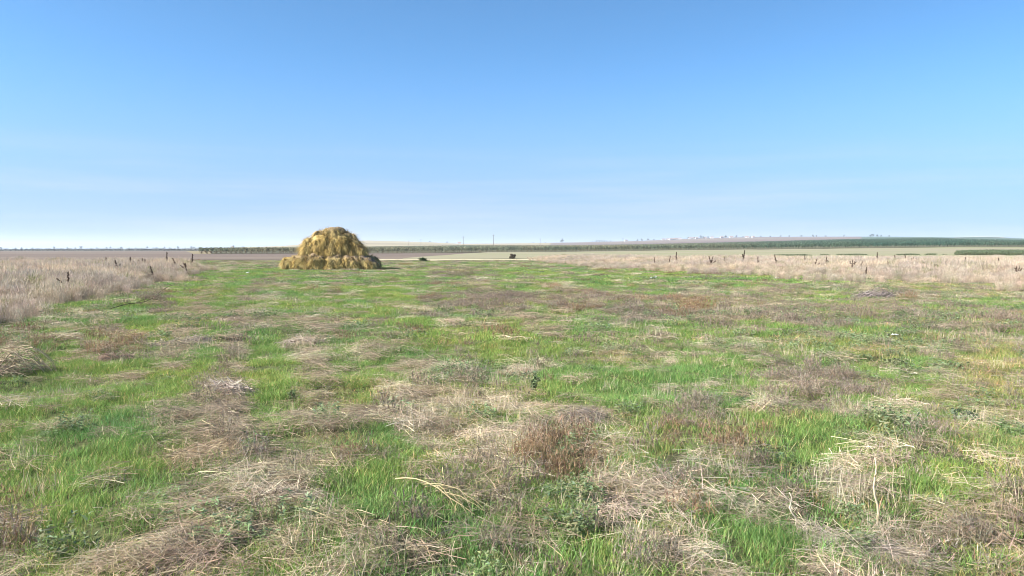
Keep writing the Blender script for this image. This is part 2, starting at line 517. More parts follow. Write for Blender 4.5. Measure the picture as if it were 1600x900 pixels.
orch_near = prof([(-300, 286), (312, 286), (620, 290), (900, 298), (1330, 304), (1600, 308), (1900, 310)])
sheet('ploughed_field', -700, 830, 117, lambda q: 760 if q < 300 else (278 if q < 345 else orch_near(q) - 6), 0.10, M['plough'], 'bare brown ploughed field beyond the meadow', nu=120, nd=60, wob=0.01)
sheet('straw_strip', 585, 905, 107, 122, 0.14, M['strawstrip'], 'bright pale straw strip along the meadow edge', nd=8, wob=0.08)
sheet('stubble_field', 630, 2300, lambda q: 120.5, lambda q: min(orch_near(min(q, 1900)) - 6, np.interp(q, [630, 700, 770], [128, 190, 300])), 0.18, M['stubble'], 'pale stubble field in front of the orchard', nu=240, nd=40, wob=0.06)
sheet('orchard_ground', 330, 2300, lambda q: orch_near(min(q, 1900)) - 3, 1210, 0.2, M['orchard_floor'], 'grassy ground under the orchard rows', nu=90, nd=60)
sheet('hillside_field', 380, 860, 1225, 2590, 0.5, M['hilldry'], 'dry beige hillside beyond the orchard', nu=60, nd=40)
sheet('upland_field', 860, 1345, 1225, 2590, 0.7, M['plough_far'], 'purple brown ploughed slope below the village', nu=60, nd=40)
sheet('vineyard_slope', 1345, 2300, 1225, 2590, 0.6, M['vine'], 'dark green slope up to the horizon', nu=60, nd=40)
sheet('chalk_bank', 1490, 1568, 2250, 2620, 1.6, M['chalk'], 'bare whitish bank on the horizon hill', nu=30, nd=12, wob=0.02)
sheet('pale_track', 1488, 1556, 1190, 1265, 0.9, M['chalk'], 'pale strip of bare earth on the green slope', nu=30, nd=6, wob=0.01)


# ------------------------------------------------------------------ plant tufts (sources for the scattered cover)
def strips(base, dirs, length, width, bend, seg=3, cols=None, droop=0.0, tip=(1.06, 1.0, 0.85), side=None):
    """tapered curved blades: base (n,3), dirs (n,3) start direction, bend (n,3) added along the length"""
    n = len(base)
    ts = np.linspace(0, 1, seg + 1)
    dirs = dirs / np.linalg.norm(dirs, axis=1, keepdims=True)
    if side is None:
        a = rng.uniform(0, 2 * np.pi, n)
        side = np.stack([np.cos(a), np.sin(a), rng.normal(0, .25, n)], 1)
    side = side - dirs * (side * dirs).sum(1, keepdims=True)
    side /= np.linalg.norm(side, axis=1, keepdims=True) + 1e-9
    vv, cc = [], []
    for t in ts:
        p = base + dirs * (length * t)[:, None] + bend * (length * t * t)[:, None]
        p[:, 2] -= droop * length * t ** 3
        w = width * (1 - 0.94 * t ** 1.7) * 0.5
        vv += [p - side * w[:, None], p + side * w[:, None]]
        cc += [cols * (1 + (np.array(tip) - 1) * t)] * 2
    v = np.stack(vv, 1).reshape(-1, 3)
    c = np.stack(cc, 1).reshape(-1, 3)
    k = 2 * (seg + 1)
    o = (np.arange(n) * k)[:, None]
    f = np.concatenate([o + np.array([[2 * s, 2 * s + 1, 2 * s + 3, 2 * s + 2]]) for s in range(seg)], 0)
    return v, f, c


def disc(n, r, pw=0.5):
    a = rng.uniform(0, 2 * np.pi, n); q = r * rng.uniform(0, 1, n) ** pw
    return np.stack([np.cos(a) * q, np.sin(a) * q, np.zeros(n)], 1)


def var(n, lo=0.72, hi=1.28, hue=0.10):
    g = rng.uniform(lo, hi, (n, 1))
    return g * (1 + rng.normal(0, hue, (n, 3)) * np.array([1, 0.5, 1]))


def join(parts):
    v, f, c, o = [], [], [], 0
    for a, b, d in parts:
        v.append(a); f.append(b + o); c.append(d); o += len(a)
    return np.concatenate(v), np.concatenate(f), np.concatenate(c)


def upright(n, spread):
    a = rng.uniform(0, 2 * np.pi, n); s = np.abs(rng.normal(0, spread, n))
    return np.stack([np.cos(a) * s, np.sin(a) * s, np.ones(n)], 1)


def tuft_grass(n, r, h0, h1, w, dry=0.10, wide=False):
    b = disc(n, r); d = upright(n, 0.38)
    c = var(n)
    dm = rng.uniform(0, 1, n) < dry
    c[dm] *= np.array([2.6, 1.45, 2.4])
    bd = np.stack([rng.normal(0, .35, n), rng.normal(0, .35, n), -np.abs(rng.normal(0, .22, n))], 1)
    b[:, 2] -= 0.02
    return strips(b, d, rng.uniform(h0, h1, n), w * rng.uniform(.6, 1.3, n), bd, 3, c)


def tuft_lying(n, r, l0, l1, w, comb=0.5, hgt=0.07):
    b = disc(n, r); b[:, 2] = rng.uniform(-0.01, hgt, n)
    a = rng.normal(0, comb, n) + np.where(rng.uniform(0, 1, n) < .5, 0, np.pi)
    L = rng.uniform(l0, l1, n)
    d = np.stack([np.cos(a), np.sin(a), rng.normal(0.10, .13, n)], 1)
    b[:, :2] -= d[:, :2] * (L * 0.5)[:, None]
    bd = np.stack([rng.normal(0, .18, n), rng.normal(0, .18, n), rng.normal(-0.13, .1, n)], 1)
    return strips(b, d, L, w * rng.uniform(.6, 1.4, n), bd, 3, var(n, .6, 1.35, .06), tip=(1, 1, 1))


def tuft_standing(n, r, h0, h1, w, lean=0.2):
    b = disc(n, r); d = upright(n, lean)
    L = rng.uniform(h0, h1, n) * rng.uniform(.5, 1, n)
    bd = np.stack([rng.normal(0, .2, n), rng.normal(0, .2, n), -np.abs(rng.normal(0, .1, n))], 1)
    s = strips(b, d, L, w * rng.uniform(.6, 1.4, n), bd, 3, var(n, .65, 1.3, .06), tip=(1, 1, 1))
    return join([s, tuft_lying(n // 2, r * 1.1, .10, .3, w, 1.2, .05)])


def tuft_twig(n, r, h0, h1, w, k=9):
    b = disc(n, r); d = upright(n, 0.28)
    L = rng.uniform(h0, h1, n)
    bd = np.stack([rng.normal(0, .2, n), rng.normal(0, .2, n), rng.normal(0, .05, n)], 1)
    parts = [strips(b, d, L, np.full(n, w), bd, 2, var(n, .6, 1.1, .06), tip=(1, 1, 1))]
    dn = d / np.linalg.norm(d, axis=1, keepdims=True)
    for _ in range(k):
        t = rng.uniform(.35, 1, n)
        p = b + dn * (L * t)[:, None] + bd * (L * t * t)[:, None]
        parts.append(strips(p, upright(n, 0.8), rng.uniform(.03, .09, n) * (h1 / .4), np.full(n, w * 1.6), rng.normal(0, .3, (n, 3)), 1, var(n, .7, 1.35, .10), tip=(1, 1, 1)))
    return join(parts)


def tuft_leafy(n, r, h0, h1, ll, lw, k=12):
    b = disc(n, r); d = upright(n, 0.3)
    L = rng.uniform(h0, h1, n)
    z = np.zeros((n, 3))
    parts = [strips(b, d, L, np.full(n, lw * .25), z, 1, var(n, .8, 1.3, .06) * np.array([1.2, 1, .8]), tip=(1, 1, 1))]
    dn = d / np.linalg.norm(d, axis=1, keepdims=True)
    for _ in range(k):
        t = rng.uniform(.05, 1, n)
        p = b + dn * (L * t)[:, None]
        a = rng.uniform(0, 2 * np.pi, n)
        q = np.stack([np.cos(a), np.sin(a), rng.uniform(.1, .9, n)], 1)
        parts.append(strips(p, q, ll * rng.uniform(.5, 1.2, n), lw * rng.uniform(.7, 1.3, n), np.stack([np.zeros(n), np.zeros(n), -rng.uniform(.1, .6, n)], 1), 2, var(n, .7, 1.3, .10), tip=(1, 1, 1)))
    return join(parts)


def tuft_tall(n, r, h0, h1, w):
    b = disc(n, r); lean = rng.normal(0, .12, 2)
    d = upright(n, 0.20); d[:, :2] += lean
    L = rng.uniform(h0, h1, n)
    bd = np.stack([rng.normal(0, .12, n), rng.normal(0, .12, n), -np.abs(rng.normal(0, .05, n))], 1)
    parts = [strips(b, d, L, w * rng.uniform(.7, 1.3, n), bd, 3, var(n, .75, 1.2, .05), tip=(1.03, 1, .97))]
    dn = d / np.linalg.norm(d, axis=1, keepdims=True)
    top = b + dn * (L * .86)[:, None] + bd * (L * .74)[:, None]
    for _ in range(2):                                     # loose seed plumes
        parts.append(strips(top + rng.normal(0, .015, (n, 3)), dn + rng.normal(0, .25, (n, 3)), rng.uniform(.10, .22, n), w * rng.uniform(1.2, 2.6, n), rng.normal(0, .3, (n, 3)), 2, var(n, .95, 1.3, .05), tip=(1, 1, 1)))
    m = n
    b2 = disc(m, r * 1.1)
    parts.append(strips(b2, upright(m, .5), rng.uniform(.25, .6, m) * h1, w * rng.uniform(.8, 1.8, m), np.stack([rng.normal(0, .4, m), rng.normal(0, .4, m), -np.abs(rng.normal(0, .25, m))], 1), 3, var(m, .6, 1.1, .06), tip=(1, 1, 1)))
    return join(parts)


def sources(key, makers, mat):
    c = bpy.data.collections.new('source_' + key)
    for k, mk in enumerate(makers):
        v, f, cc = mk()
        o = bpy.data.objects.new('%s_source_%02d' % (key, k), new_mesh(key, v, f, mat, cc))
        c.objects.link(o)
    return c


def scatter(name, coll, nsrc, pos, rot, scl, tint, idx, label, cat):
    """one object of uncountable cover: the tufts of coll set out on points"""
    n = len(pos)
    me = bpy.data.meshes.new(name)
    me.vertices.add(n); me.vertices.foreach_set('co', np.asarray(pos, np.float32).ravel())
    a = me.attributes.new('rot', 'FLOAT_VECTOR', 'POINT'); a.data.foreach_set('vector', np.asarray(rot, np.float32).ravel())
    a = me.attributes.new('scl', 'FLOAT_VECTOR', 'POINT'); a.data.foreach_set('vector', np.asarray(scl, np.float32).ravel())
    a = me.attributes.new('idx', 'INT', 'POINT'); a.data.foreach_set('value', np.asarray(idx, np.int32))
    t4 = np.ones((n, 4), np.float32); t4[:, :3] = np.clip(tint, 0.005, 0.9)
    a = me.attributes.new('tint', 'FLOAT_COLOR', 'POINT'); a.data.foreach_set('color', t4.ravel())
    o = link(name, me, label=label, cat=cat, kind='stuff')
    ng = bpy.data.node_groups.new(name, 'GeometryNodeTree')
    ng.interface.new_socket('Geometry', in_out='INPUT', socket_type='NodeSocketGeometry')
    ng.interface.new_socket('Geometry', in_out='OUTPUT', socket_type='NodeSocketGeometry')
    N, L = ng.nodes, ng.links
    gi, go = N.new('NodeGroupInput'), N.new('NodeGroupOutput')
    ci = N.new('GeometryNodeCollectionInfo'); ci.inputs['Collection'].default_value = coll
    ci.inputs['Separate Children'].default_value = True; ci.inputs['Reset Children'].default_value = True
    ip = N.new('GeometryNodeInstanceOnPoints'); ip.inputs['Pick Instance'].default_value = True
    L.new(gi.outputs[0], ip.inputs['Points']); L.new(ci.outputs[0], ip.inputs['Instance'])
    for nm, ty, so in (('idx', 'INT', 'Instance Index'), ('rot', 'FLOAT_VECTOR', 'Rotation'), ('scl', 'FLOAT_VECTOR', 'Scale')):
        q = N.new('GeometryNodeInputNamedAttribute'); q.data_type = ty; q.inputs['Name'].default_value = nm
        L.new(q.outputs['Attribute'], ip.inputs[so])
    L.new(ip.outputs[0], go.inputs[0])
    md = o.modifiers.new('scatter', 'NODES'); md.node_group = ng
    return o


# three grades of tuft: fine near the path, broader ones farther off
SRC = {}
for g_, (r_, ws, k_) in enumerate(((0.13, 1.0, 1.0), (0.24, 1.5, 1.05), (0.50, 3.0, 1.1))):
    nb = (110, 170, 220)[g_]
    SRC['grass', g_] = sources('grass%d' % g_, [lambda: tuft_grass(nb, r_, .035 * k_, .115 * k_, .0046 * ws)] * 4, M['grass'])
    SRC['lying', g_] = sources('lying%d' % g_, [lambda: tuft_lying(int(nb * 1.0), r_ * 1.1, .09 + .12 * r_, .24 + .45 * r_, .0031 * ws, c) for c in (.35, .6, .9, 1.4)], M['straw'])
    SRC['stand', g_] = sources('stand%d' % g_, [lambda: tuft_standing(int(nb * .4), r_, .08, .26, .0030 * ws)] * 3, M['straw'])
    SRC['twig', g_] = sources('twig%d' % g_, [lambda: tuft_twig(int(nb * .22), r_, .07, .20, .0032 * ws)] * 3, M['weed'])
    SRC['leafy', g_] = sources('leafy%d' % g_, [lambda: tuft_leafy(int(nb * .20), r_, .04, .15, .038 * ws ** .6, .010 * ws ** .8)] * 3, M['leaf'])


def inside_tall(x, y):
    """how far a ground point lies inside the two stands of tall dry grass (positive inside, metres-ish)"""
    u, v = to_pix(x, y)
    wob = (fbm(x / 2.5, y / 2.5, 91, 3) - 0.5)
    fl = np.interp(u, [-400, 0, 100, 170, 240, 300, 345, 360], [560, 512, 494, 470, 447, 432, 420, 405])
    left = (v < fl + 60 * wob * (fl - 390) / 80) & (y < 62 + 6 * wob) & (u < 352 + 30 * wob)
    fr = np.interp(u, [800, 850, 900, 1000, 1060, 1200, 1330, 1450, 1600, 2000], [403, 409, 414, 423, 427, 431, 438, 446, 455, 476])
    right = (v < fr + 20 * wob) & (y < np.interp(u, [850, 1000, 1100], [126, 108, 94]) + 10 * wob) & (u > 820 + 40 * wob)
    return left, right


def candidates(d0, d1, dens, half=0.78):
    area = half * (d1 * d1 - d0 * d0)
    n = int(area * dens)
    y = np.sqrt(rng.uniform(d0 * d0, d1 * d1, n))
    x = rng.uniform(-half, half, n) * y
    return x, y


acc = {k: [[], [], [], [], []] for k in [(a, g) for a in ('grass', 'lying', 'stand', 'twig', 'leafy') for g in range(3)]}
nsrc = {'grass': 4, 'lying': 4, 'stand': 3, 'twig': 3, 'leafy': 3}


def put(kind, g, x, y, ty, s=1.0, zoff=0.0):
    n = len(x)
    if not n: return
    z = terrain(x, y) + zoff
    rot = np.stack([rng.normal(0, .06, n), rng.normal(0, .06, n), rng.uniform(0, 2 * np.pi, n)], 1)
    if kind == 'lying':                                     # straw is combed by the mower, mostly across the view
        rot[:, 2] = rng.normal(0.0, .55, n) + (fbm(x / 2, y / 2, 15, 2) - .5) * 3.0
    sc = s * rng.uniform(.7, 1.25, n)
    hn = 0.45 + 1.2 * fbm(x / 0.45, y / 0.45, 11, 3) ** 1.2
    scl = np.stack([sc, sc, sc * hn], 1)
    t = TINT[ty] * rng.uniform(.78, 1.22, (n, 1)) * (1 + rng.normal(0, .025, (n, 3)))
    warm = (fbm(x / 1.7, y / 1.7, 13, 3) - .5)[:, None]
    t = t * (1 + warm * np.where(((ty == 0) & (kind == 'grass'))[:, None], np.array([[0.75, 0.25, -0.1]]), np.array([[0.3, 0.25, 0.15]])))
    A_ = acc[kind, g]
    A_[0].append(np.stack([x, y, z], 1)); A_[1].append(rot); A_[2].append(scl); A_[3].append(t); A_[4].append(rng.integers(0, nsrc[kind], n))


for g_, d0, d1, dens in ((0, 2.2, 13, 95.0), (1, 13, 36, 26.0), (2, 36, 112, 6.0)):
    x, y = candidates(d0, d1, dens)
    lf, rt = inside_tall(x, y)
    keep = ~(lf | rt) | (rng.uniform(0, 1, len(x)) < .12)
    gap = fbm(x / .30, y / .30, 57, 2)
    keep &= gap > (0.27, .25, .2)[g_]                       # bare hollows between the tussocks
    x, y = x[keep], y[keep]
    w = cover(x, y)
    ty = (w.cumsum(1) > rng.uniform(0, 1, len(x))[:, None]).argmax(1)
    R2 = rng.uniform(0, 1, len(x))
    sel = lambda m: (x[m], y[m], ty[m])
    put('grass', g_, *sel(ty == 0))
    put('grass', g_, *sel((ty == 1) & (R2 < .8)), s=1.1)
    put('stand', g_, *sel((ty == 1) & (R2 >= .8)), s=.8)
    put('lying', g_, *sel((ty == 2) & (R2 < .62)))
    put('stand', g_, *sel((ty == 2) & (R2 >= .62)))
    put('lying', g_, *sel((ty == 3) & (R2 < .88)))
    put('stand', g_, *sel((ty == 3) & (R2 >= .88)), s=.7)
    mixg = (ty > 1) & (rng.uniform(0, 1, len(x)) < .5)       # young grass coming up through the dead cover
    put('grass', g_, x[mixg] + rng.normal(0, .05, mixg.sum()), y[mixg] + rng.normal(0, .05, mixg.sum()), np.zeros(mixg.sum(), int), s=.9)
    put('twig', g_, *sel((ty == 4) & (R2 < .75)))
    put('stand', g_, *sel((ty == 4) & (R2 >= .75)), s=.8)
    put('twig', g_, *sel((ty == 5) & (R2 < .6)), s=.9)
    put('lying', g_, *sel((ty == 5) & (R2 >= .6)))
    put('leafy', g_, *sel((ty == 6) & (R2 < .7)))
    put('grass', g_, *sel((ty == 6) & (R2 >= .7)), s=.8)

LAB = {'grass': ('meadow_grass', 'short green grass in tufts over the mown meadow', 'grass'),
       'lying': ('mown_straw', 'flattened dry straw and thatch lying over the meadow', 'straw'),
       'stand': ('standing_straw', 'thin pale dry grass stems standing in the meadow', 'dry grass'),
       'twig': ('twiggy_weeds', 'rusty and purple brown dried twiggy weeds in the meadow', 'weeds'),
       'leafy': ('leafy_weeds', 'low grey green leafy weeds among the grass', 'weeds')}
GR = (', fine and close', ', in the middle of the meadow', ', towards the far edge of the meadow')
for (k, g_), A_ in acc.items():
    if A_[0]:
        nm, lb, ct = LAB[k]
        scatter(nm, SRC[k, g_], nsrc[k], *[np.concatenate(q) for q in A_[:4]], np.concatenate(A_[4]), lb + GR[g_], ct)

# stands of tall dry grass
tall_src = sources('tall', [lambda: tuft_tall(80, .32, .50, 1.0, .0055)] * 4, M['straw'])
for nm, side, d0, d1, dens, hs, lb in (('tall_dry_grass', 0, 10, 66, 8.0, 1.04, 'stand of tall pale dry grass beside the ploughed field'),
                                       ('tall_dry_grass', 1, 26, 126, 5.2, 0.92, 'strip of tall pale dry grass before the stubble field')):
    x, y = candidates(d0, d1, dens, .80)
    m = inside_tall(x, y)[side]
    x, y = x[m], y[m]
    n = len(x)
    sc = rng.uniform(.75, 1.15, n) * (0.78 + 0.42 * fbm(x / 3, y / 3, 19, 3))
    if side == 0:
        sc *= 0.90
    u_, v_ = to_pix(x, y)
    fl_ = np.interp(u_, [-400, 0, 100, 170, 240, 300, 345, 360], [545, 504, 492, 470, 447, 432, 420, 405]) if side == 0 else np.interp(u_, [800, 850, 900, 1000, 1060, 1200, 1330, 1450, 1600, 2000], [403, 409, 414, 423, 427, 431, 438, 446, 455, 476])
    sc *= 0.45 + 0.55 * sstep(0.0, 0.32, (fl_ - v_) / (fl_ - 390))      # the stand thins out and sinks towards its edge
    rot = np.stack([rng.normal(0, .07, n), rng.normal(.05, .08, n), rng.uniform(0, 2 * np.pi, n)], 1)
    warm = (fbm(x / 4, y / 4, 23, 3) - .5)[:, None]
    tn = np.array((0.465, 0.375, 0.285)) * rng.uniform(.7, 1.2, (n, 1)) * (1 + warm * np.array([.5, .4, .2])) * (1 + rng.normal(0, .03, (n, 3)))
    gm = rng.uniform(0, 1, n) < .05
    tn[gm] = np.array((.22, .23, .10))
    scatter(nm, tall_src, 4, np.stack([x, y, terrain(x, y)], 1), rot, np.stack([sc, sc, sc * hs], 1), tn, rng.integers(0, 4, n), lb, 'dry grass')

# ------------------------------------------------------------------ haystack of slumped bales
HD = pix(512, 423).y                                        # depth of its front foot
PX = HD / F                                                 # metres per photograph pixel there
hay_c = at(512, HD)
hay = link('haystack', None, label='big golden haystack of slumped straw bales standing alone on the meadow', cat='haystack', loc=hay_c)
M['hay'] = blade_mat('hay_straw', instanced=False, trans=0.12, rough=0.6)
M['haycore'] = noise_mat('packed_straw', (0.72, 0.72, 0.72), (1.2, 1.2, 1.2), scale=7, detail=8, attr=True, bump=0.10, stretch=(1.6, 1.6, .7))
GOLD, PALE, GREYB = np.array((0.41, 0.285, 0.09)), np.array((0.54, 0.41, 0.165)), np.array((0.25, 0.185, 0.14))


def bale(u, hw, vb, vt, dy, dep, tilt=0.0, weather=0.35, seed=0):
    """one slumped round bale: a lumpy rounded block with strands of loose straw hanging over it"""
    cx, zb, zt = (u - 512) * PX, (423 - vb) * PX, (423 - vt) * PX
    rx, rz = hw * PX, (zt - zb) / 2
    nu, nv = 36, 20
    th, ph = np.meshgrid(np.linspace(0, 2 * np.pi, nu, endpoint=False), np.linspace(-np.pi / 2, np.pi / 2, nv))
    th, ph = th.ravel(), ph.ravel()
    e = 0.62
    sp = lambda a, p: np.sign(a) * np.abs(a) ** p
    dirv = np.stack([sp(np.cos(ph), e) * sp(np.cos(th), .8), sp(np.cos(ph), e) * sp(np.sin(th), .8), sp(np.sin(ph), .75)], 1)
    lump = 1 + 0.26 * (fbm(dirv[:, 0] * 2.2 + seed * 7.7, dirv[:, 2] * 2.2 + dirv[:, 1] * 2.9, seed, 4) - .5) * 2
    top = (dirv[:, 2] + 1) / 2
    v = dirv * lump[:, None] * np.array([rx, dep, rz])
    v[:, 0] *= 1.03 - 0.12 * top                            # slumped: broader at the foot
    v[:, 2] += tilt * v[:, 0]
    v[:, 2] = np.maximum(v[:, 2], -rz - 0.03)
    ctr = np.array([cx, dy, zb + rz])
    wmask = sstep(.60, .98, top)[:, None] * weather
    nz_ = fbm(dirv[:, 0] * 3 + seed, dirv[:, 2] * 3 + dirv[:, 1] * 3, seed + 5, 3)[:, None]
    base = GOLD * (1 - sstep(.35, .7, nz_)) + PALE * sstep(.35, .7, nz_)
    c = base * (1 - wmask) + GREYB * wmask
    a, b = np.meshgrid(np.arange(nv - 1), np.arange(nu), indexing='ij')
    a, b = a.ravel(), b.ravel(); bn = (b + 1) % nu
    f = np.stack([a * nu + b, a * nu + bn, (a + 1) * nu + bn, (a + 1) * nu + b], 1)
    o = link('bale', new_mesh('bale', v + ctr, f, M['haycore'], c * .85, True), parent=hay)
    # loose strands in hanks: they leave the surface and fall down its side
    n = 3000
    hk = rng.integers(0, 110, n)
    hdir = rng.normal(0, .28, (110, 3)); hcol = rng.uniform(.38, 1.45, (110, 1))
    hth, hph = rng.uniform(0, 2 * np.pi, 110), np.arcsin(rng.uniform(-.75, 1, 110))
    t2 = hth[hk] + rng.normal(0, .09, n); p2 = np.clip(hph[hk] + rng.normal(0, .16, n), -1.2, 1.5)
    dv = np.stack([sp(np.cos(p2), e) * sp(np.cos(t2), .8), sp(np.cos(p2), e) * sp(np.sin(t2), .8), sp(np.sin(p2), .75)], 1)
    lp = 1 + 0.26 * (fbm(dv[:, 0] * 2.2 + seed * 7.7, dv[:, 2] * 2.2 + dv[:, 1] * 2.9, seed, 4) - .5) * 2
    tp = (dv[:, 2] + 1) / 2
    p = dv * lp[:, None] * np.array([rx, dep, rz]) * .99
    p[:, 0] *= 1.03 - 0.12 * tp
    p[:, 2] += tilt * p[:, 0]
    out = dv / np.linalg.norm(dv, axis=1, keepdims=True)
    d = out * rng.uniform(.1, .7, (n, 1)) + np.array([0, 0, -1]) * rng.uniform(.2, 1.1, (n, 1)) + hdir[hk] * 1.2
    bd = np.stack([rng.normal(0, .2, n), rng.normal(0, .2, n), -rng.uniform(.2, .6, n)], 1)
    L = rng.uniform(.15, .50, n) * (1.5 if zb > .8 else 1.0)
    zmin = -rz + 0.01
    L = np.minimum(L, np.maximum(.05, (p[:, 2] - zmin) * .9 + .05))
    q = sstep(.62, .95, tp)[:, None] * weather * (rng.uniform(0, 1, (n, 1)) < .75)
    nz2 = fbm(dv[:, 0] * 3 + seed, dv[:, 2] * 3 + dv[:, 1] * 3, seed + 5, 3)[:, None]
    cb = GOLD * (1 - sstep(.35, .7, nz2)) + PALE * sstep(.35, .7, nz2)
    cs = (cb * (1 - q) + GREYB * q) * hcol[hk] * var(n, .75, 1.25, .04)
    sd_ = np.cross(out, np.array([0, 0, 1.0])) + rng.normal(0, .2, (n, 3))
    sv, sf, sc_ = strips(p + ctr, d, L, rng.uniform(.012, .034, n), bd, 2, cs, tip=(1, 1, 1), side=sd_)
    s = link('loose_straw', new_mesh('loose_straw', sv, sf, M['hay'], sc_), parent=o, kind='stuff')
    return o


BALES = [  # u, half width, foot v, top v, depth offset, half depth, tilt, weathering (photograph pixels, metres)
    (451, 15, 424, 402, .75, .85, .12, .15), (469, 16, 424, 399, .62, .85, .04, .55), (495, 20, 424, 397, .55, .85, .0, .8),
    (523, 19, 424, 397, .60, .85, 0, .85), (548, 16, 424, 399, .55, .85, -.05, .8), (571, 18, 424, 401, .80, .9, -.34, 1.0),
    (456, 18, 424, 400, 2.3, 1.0, .05, .4), (484, 20, 424, 397, 2.3, 1.0, 0, .4), (516, 20, 424, 396, 2.3, 1.0, 0, .4), (546, 18, 424, 397, 2.3, 1.0, 0, .4), (568, 16, 424, 401, 2.4, 1.0, -.1, .4),
    (470, 18, 424, 400, 3.9, 1.0, 0, .4), (500, 20, 424, 398, 3.9, 1.0, 0, .4), (532, 20, 424, 398, 3.9, 1.0, 0, .4), (558, 16, 424, 401, 3.9, 1.0, 0, .4),
    (479, 16, 402, 379, 1.15, .8, .10, .1), (504, 21, 403, 375, 1.05, .85, .03, .15), (531, 20, 402, 377, 1.10, .85, -.03, .2), (554, 14, 402, 382, 1.25, .8, -.18, .5),
    (486, 18, 402, 379, 2.7, .9, 0, .3), (516, 20, 402, 376, 2.7, .9, 0, .3), (545, 16, 402, 380, 2.7, .9, 0, .3),
    (499, 17, 393, 367, 1.0, .8, .05, .1), (527, 18, 393, 367, 1.05, .8, -.04, .15), (548, 12, 392, 374, 1.3, .7, -.2, .3), (478, 12, 393, 372, 1.4, .7, .2, .1), (513, 20, 410, 384, .80, .75, 0, .2),
    (494, 15, 384, 360, 1.65, .75, .14, .45), (517, 19, 386, 355, 1.55, .85, .02, .7), (537, 14, 385, 363, 1.65, .75, -.22, .5), (512, 18, 384, 359, 2.5, .7, 0, .5)]
for k, b in enumerate(BALES):
    bale(*b, seed=k + 3)

# ------------------------------------------------------------------ heaps of straw and stalks lying in the meadow
def heap(name, p, label, cat, n, lx, ly, hz_, tint, yaw=0.0, w=.006, lmul=1.0, comb=.4, arch=0.0, cores=True, group=None):
    """a real mound of stems: a lumpy core of packed thatch under a cover of single stems"""
    hz_ *= .62; n = int(n * 1.25)
    b = disc(n, 1.0, .5)
    q = np.hypot(b[:, 0], b[:, 1])
    prof_z = hz_ * np.maximum(0, 1 - q ** 2.2)
    p0 = np.stack([b[:, 0] * lx, b[:, 1] * ly, prof_z * rng.uniform(.45, 1.05, n)], 1)
    a = np.where(rng.uniform(0, 1, n) < .3, rng.uniform(0, 6.28, n), rng.normal(0, comb, n)) + np.where(rng.uniform(0, 1, n) < .5, 0, np.pi)
    L = rng.uniform(.10, .50, n) * lmul; w *= .8
    slope = -(np.cos(a) * b[:, 0] * lx / (lx * lx) + np.sin(a) * b[:, 1] * ly / (ly * ly)) * 2.0 * hz_
    d = np.stack([np.cos(a), np.sin(a), slope * .55 + rng.normal(0.02, .22, n)], 1)
    p0[:, :2] -= d[:, :2] * (L * .5)[:, None]
    p0[:, 2] = np.maximum(p0[:, 2] - d[:, 2] * L * .5, 0.0)
    bd = np.stack([rng.normal(0, .15, n), rng.normal(0, .15, n), rng.normal(-.16 - arch, .1, n)], 1)
    cols = np.array(tint) * var(n, .55, 1.3, .05)
    v, f, c = strips(p0, d, L, w * rng.uniform(.6, 1.4, n), bd, 4, cols, tip=(1, 1, 1))
    cz, sz = math.cos(yaw), math.sin(yaw)
    rotv = lambda t: np.stack([t[:, 0] * cz - t[:, 1] * sz, t[:, 0] * sz + t[:, 1] * cz, t[:, 2]], 1)
    v = rotv(v)
    v[:, 2] += terrain(p.x + v[:, 0], p.y + v[:, 1]) - p.z
    o = link(name, None, label=label, cat=cat, group=group, loc=p)
    link('stems', new_mesh('stems', v, f, M['plain'], c), parent=o, kind='stuff')
    if cores:
        nr_, na_ = 10, 28
        cv = []
        for i_ in range(nr_):
            rr_ = i_ / (nr_ - 1) * 1.02
            for k_ in range(na_):
                t_ = 2 * math.pi * k_ / na_
                cv.append((math.cos(t_) * rr_ * lx, math.sin(t_) * rr_ * ly, hz_ * .55 * (1 - rr_ ** 2.2)))
        cv = np.array(cv)
        cv[:, 2] += (fbm(cv[:, 0] * 7 + p.x, cv[:, 1] * 7 + p.y, 3, 3) - .5) * hz_ * .5 - .015
        cv = rotv(cv)
        cv[:, 2] += terrain(p.x + cv[:, 0], p.y + cv[:, 1]) - p.z
        i_, k_ = np.meshgrid(np.arange(nr_ - 1), np.arange(na_), indexing='ij'); i_, k_ = i_.ravel(), k_.ravel(); kn = (k_ + 1) % na_
        cf = np.stack([i_ * na_ + k_, (i_ + 1) * na_ + k_, (i_ + 1) * na_ + kn, i_ * na_ + kn], 1)
        link('thatch_core', new_mesh('thatch_core', cv, cf, M['haycore'], np.tile(np.array(tint) * .55, (len(cv), 1)), True), parent=o)
    return o


BLEACH, TAN, GREY = (.56, .46, .35), (.40, .30, .19), (.34, .28, .23)
heap('straw_heap', pix(357, 615), 'small heap of stiff greyish stalks combed across the mown strip', 'straw heap', 420, .30, .24, .20, (.50, .42, .35), yaw=-.5, w=.009, lmul=.9, comb=.2)
heap('straw_heap', pix(430, 782), 'bleached straw heap arched over brown thatch', 'straw heap', 900, .26, .11, .13, BLEACH, yaw=-.15, w=.0035, lmul=.75, comb=.22, arch=.12)
heap('straw_heap', pix(330, 715), 'broad mound of matted brown dead grass between green patches', 'straw heap', 1700, .42, .42, .14, TAN, yaw=.3, w=.0045, lmul=.6, comb=1.0)
heap('straw_heap', pix(470, 540), 'grey heap of cut stems beside the mown green strip', 'straw heap', 700, .48, .40, .20, (.44, .36, .29), yaw=-.4, w=.008, lmul=.9, comb=.6)
heap('straw_heap', pix(283, 540), 'long ridge of grey cut weeds running up the meadow', 'straw heap', 800, .75, .22, .16, GREY, yaw=1.15, w=.008, lmul=.8, comb=.8)
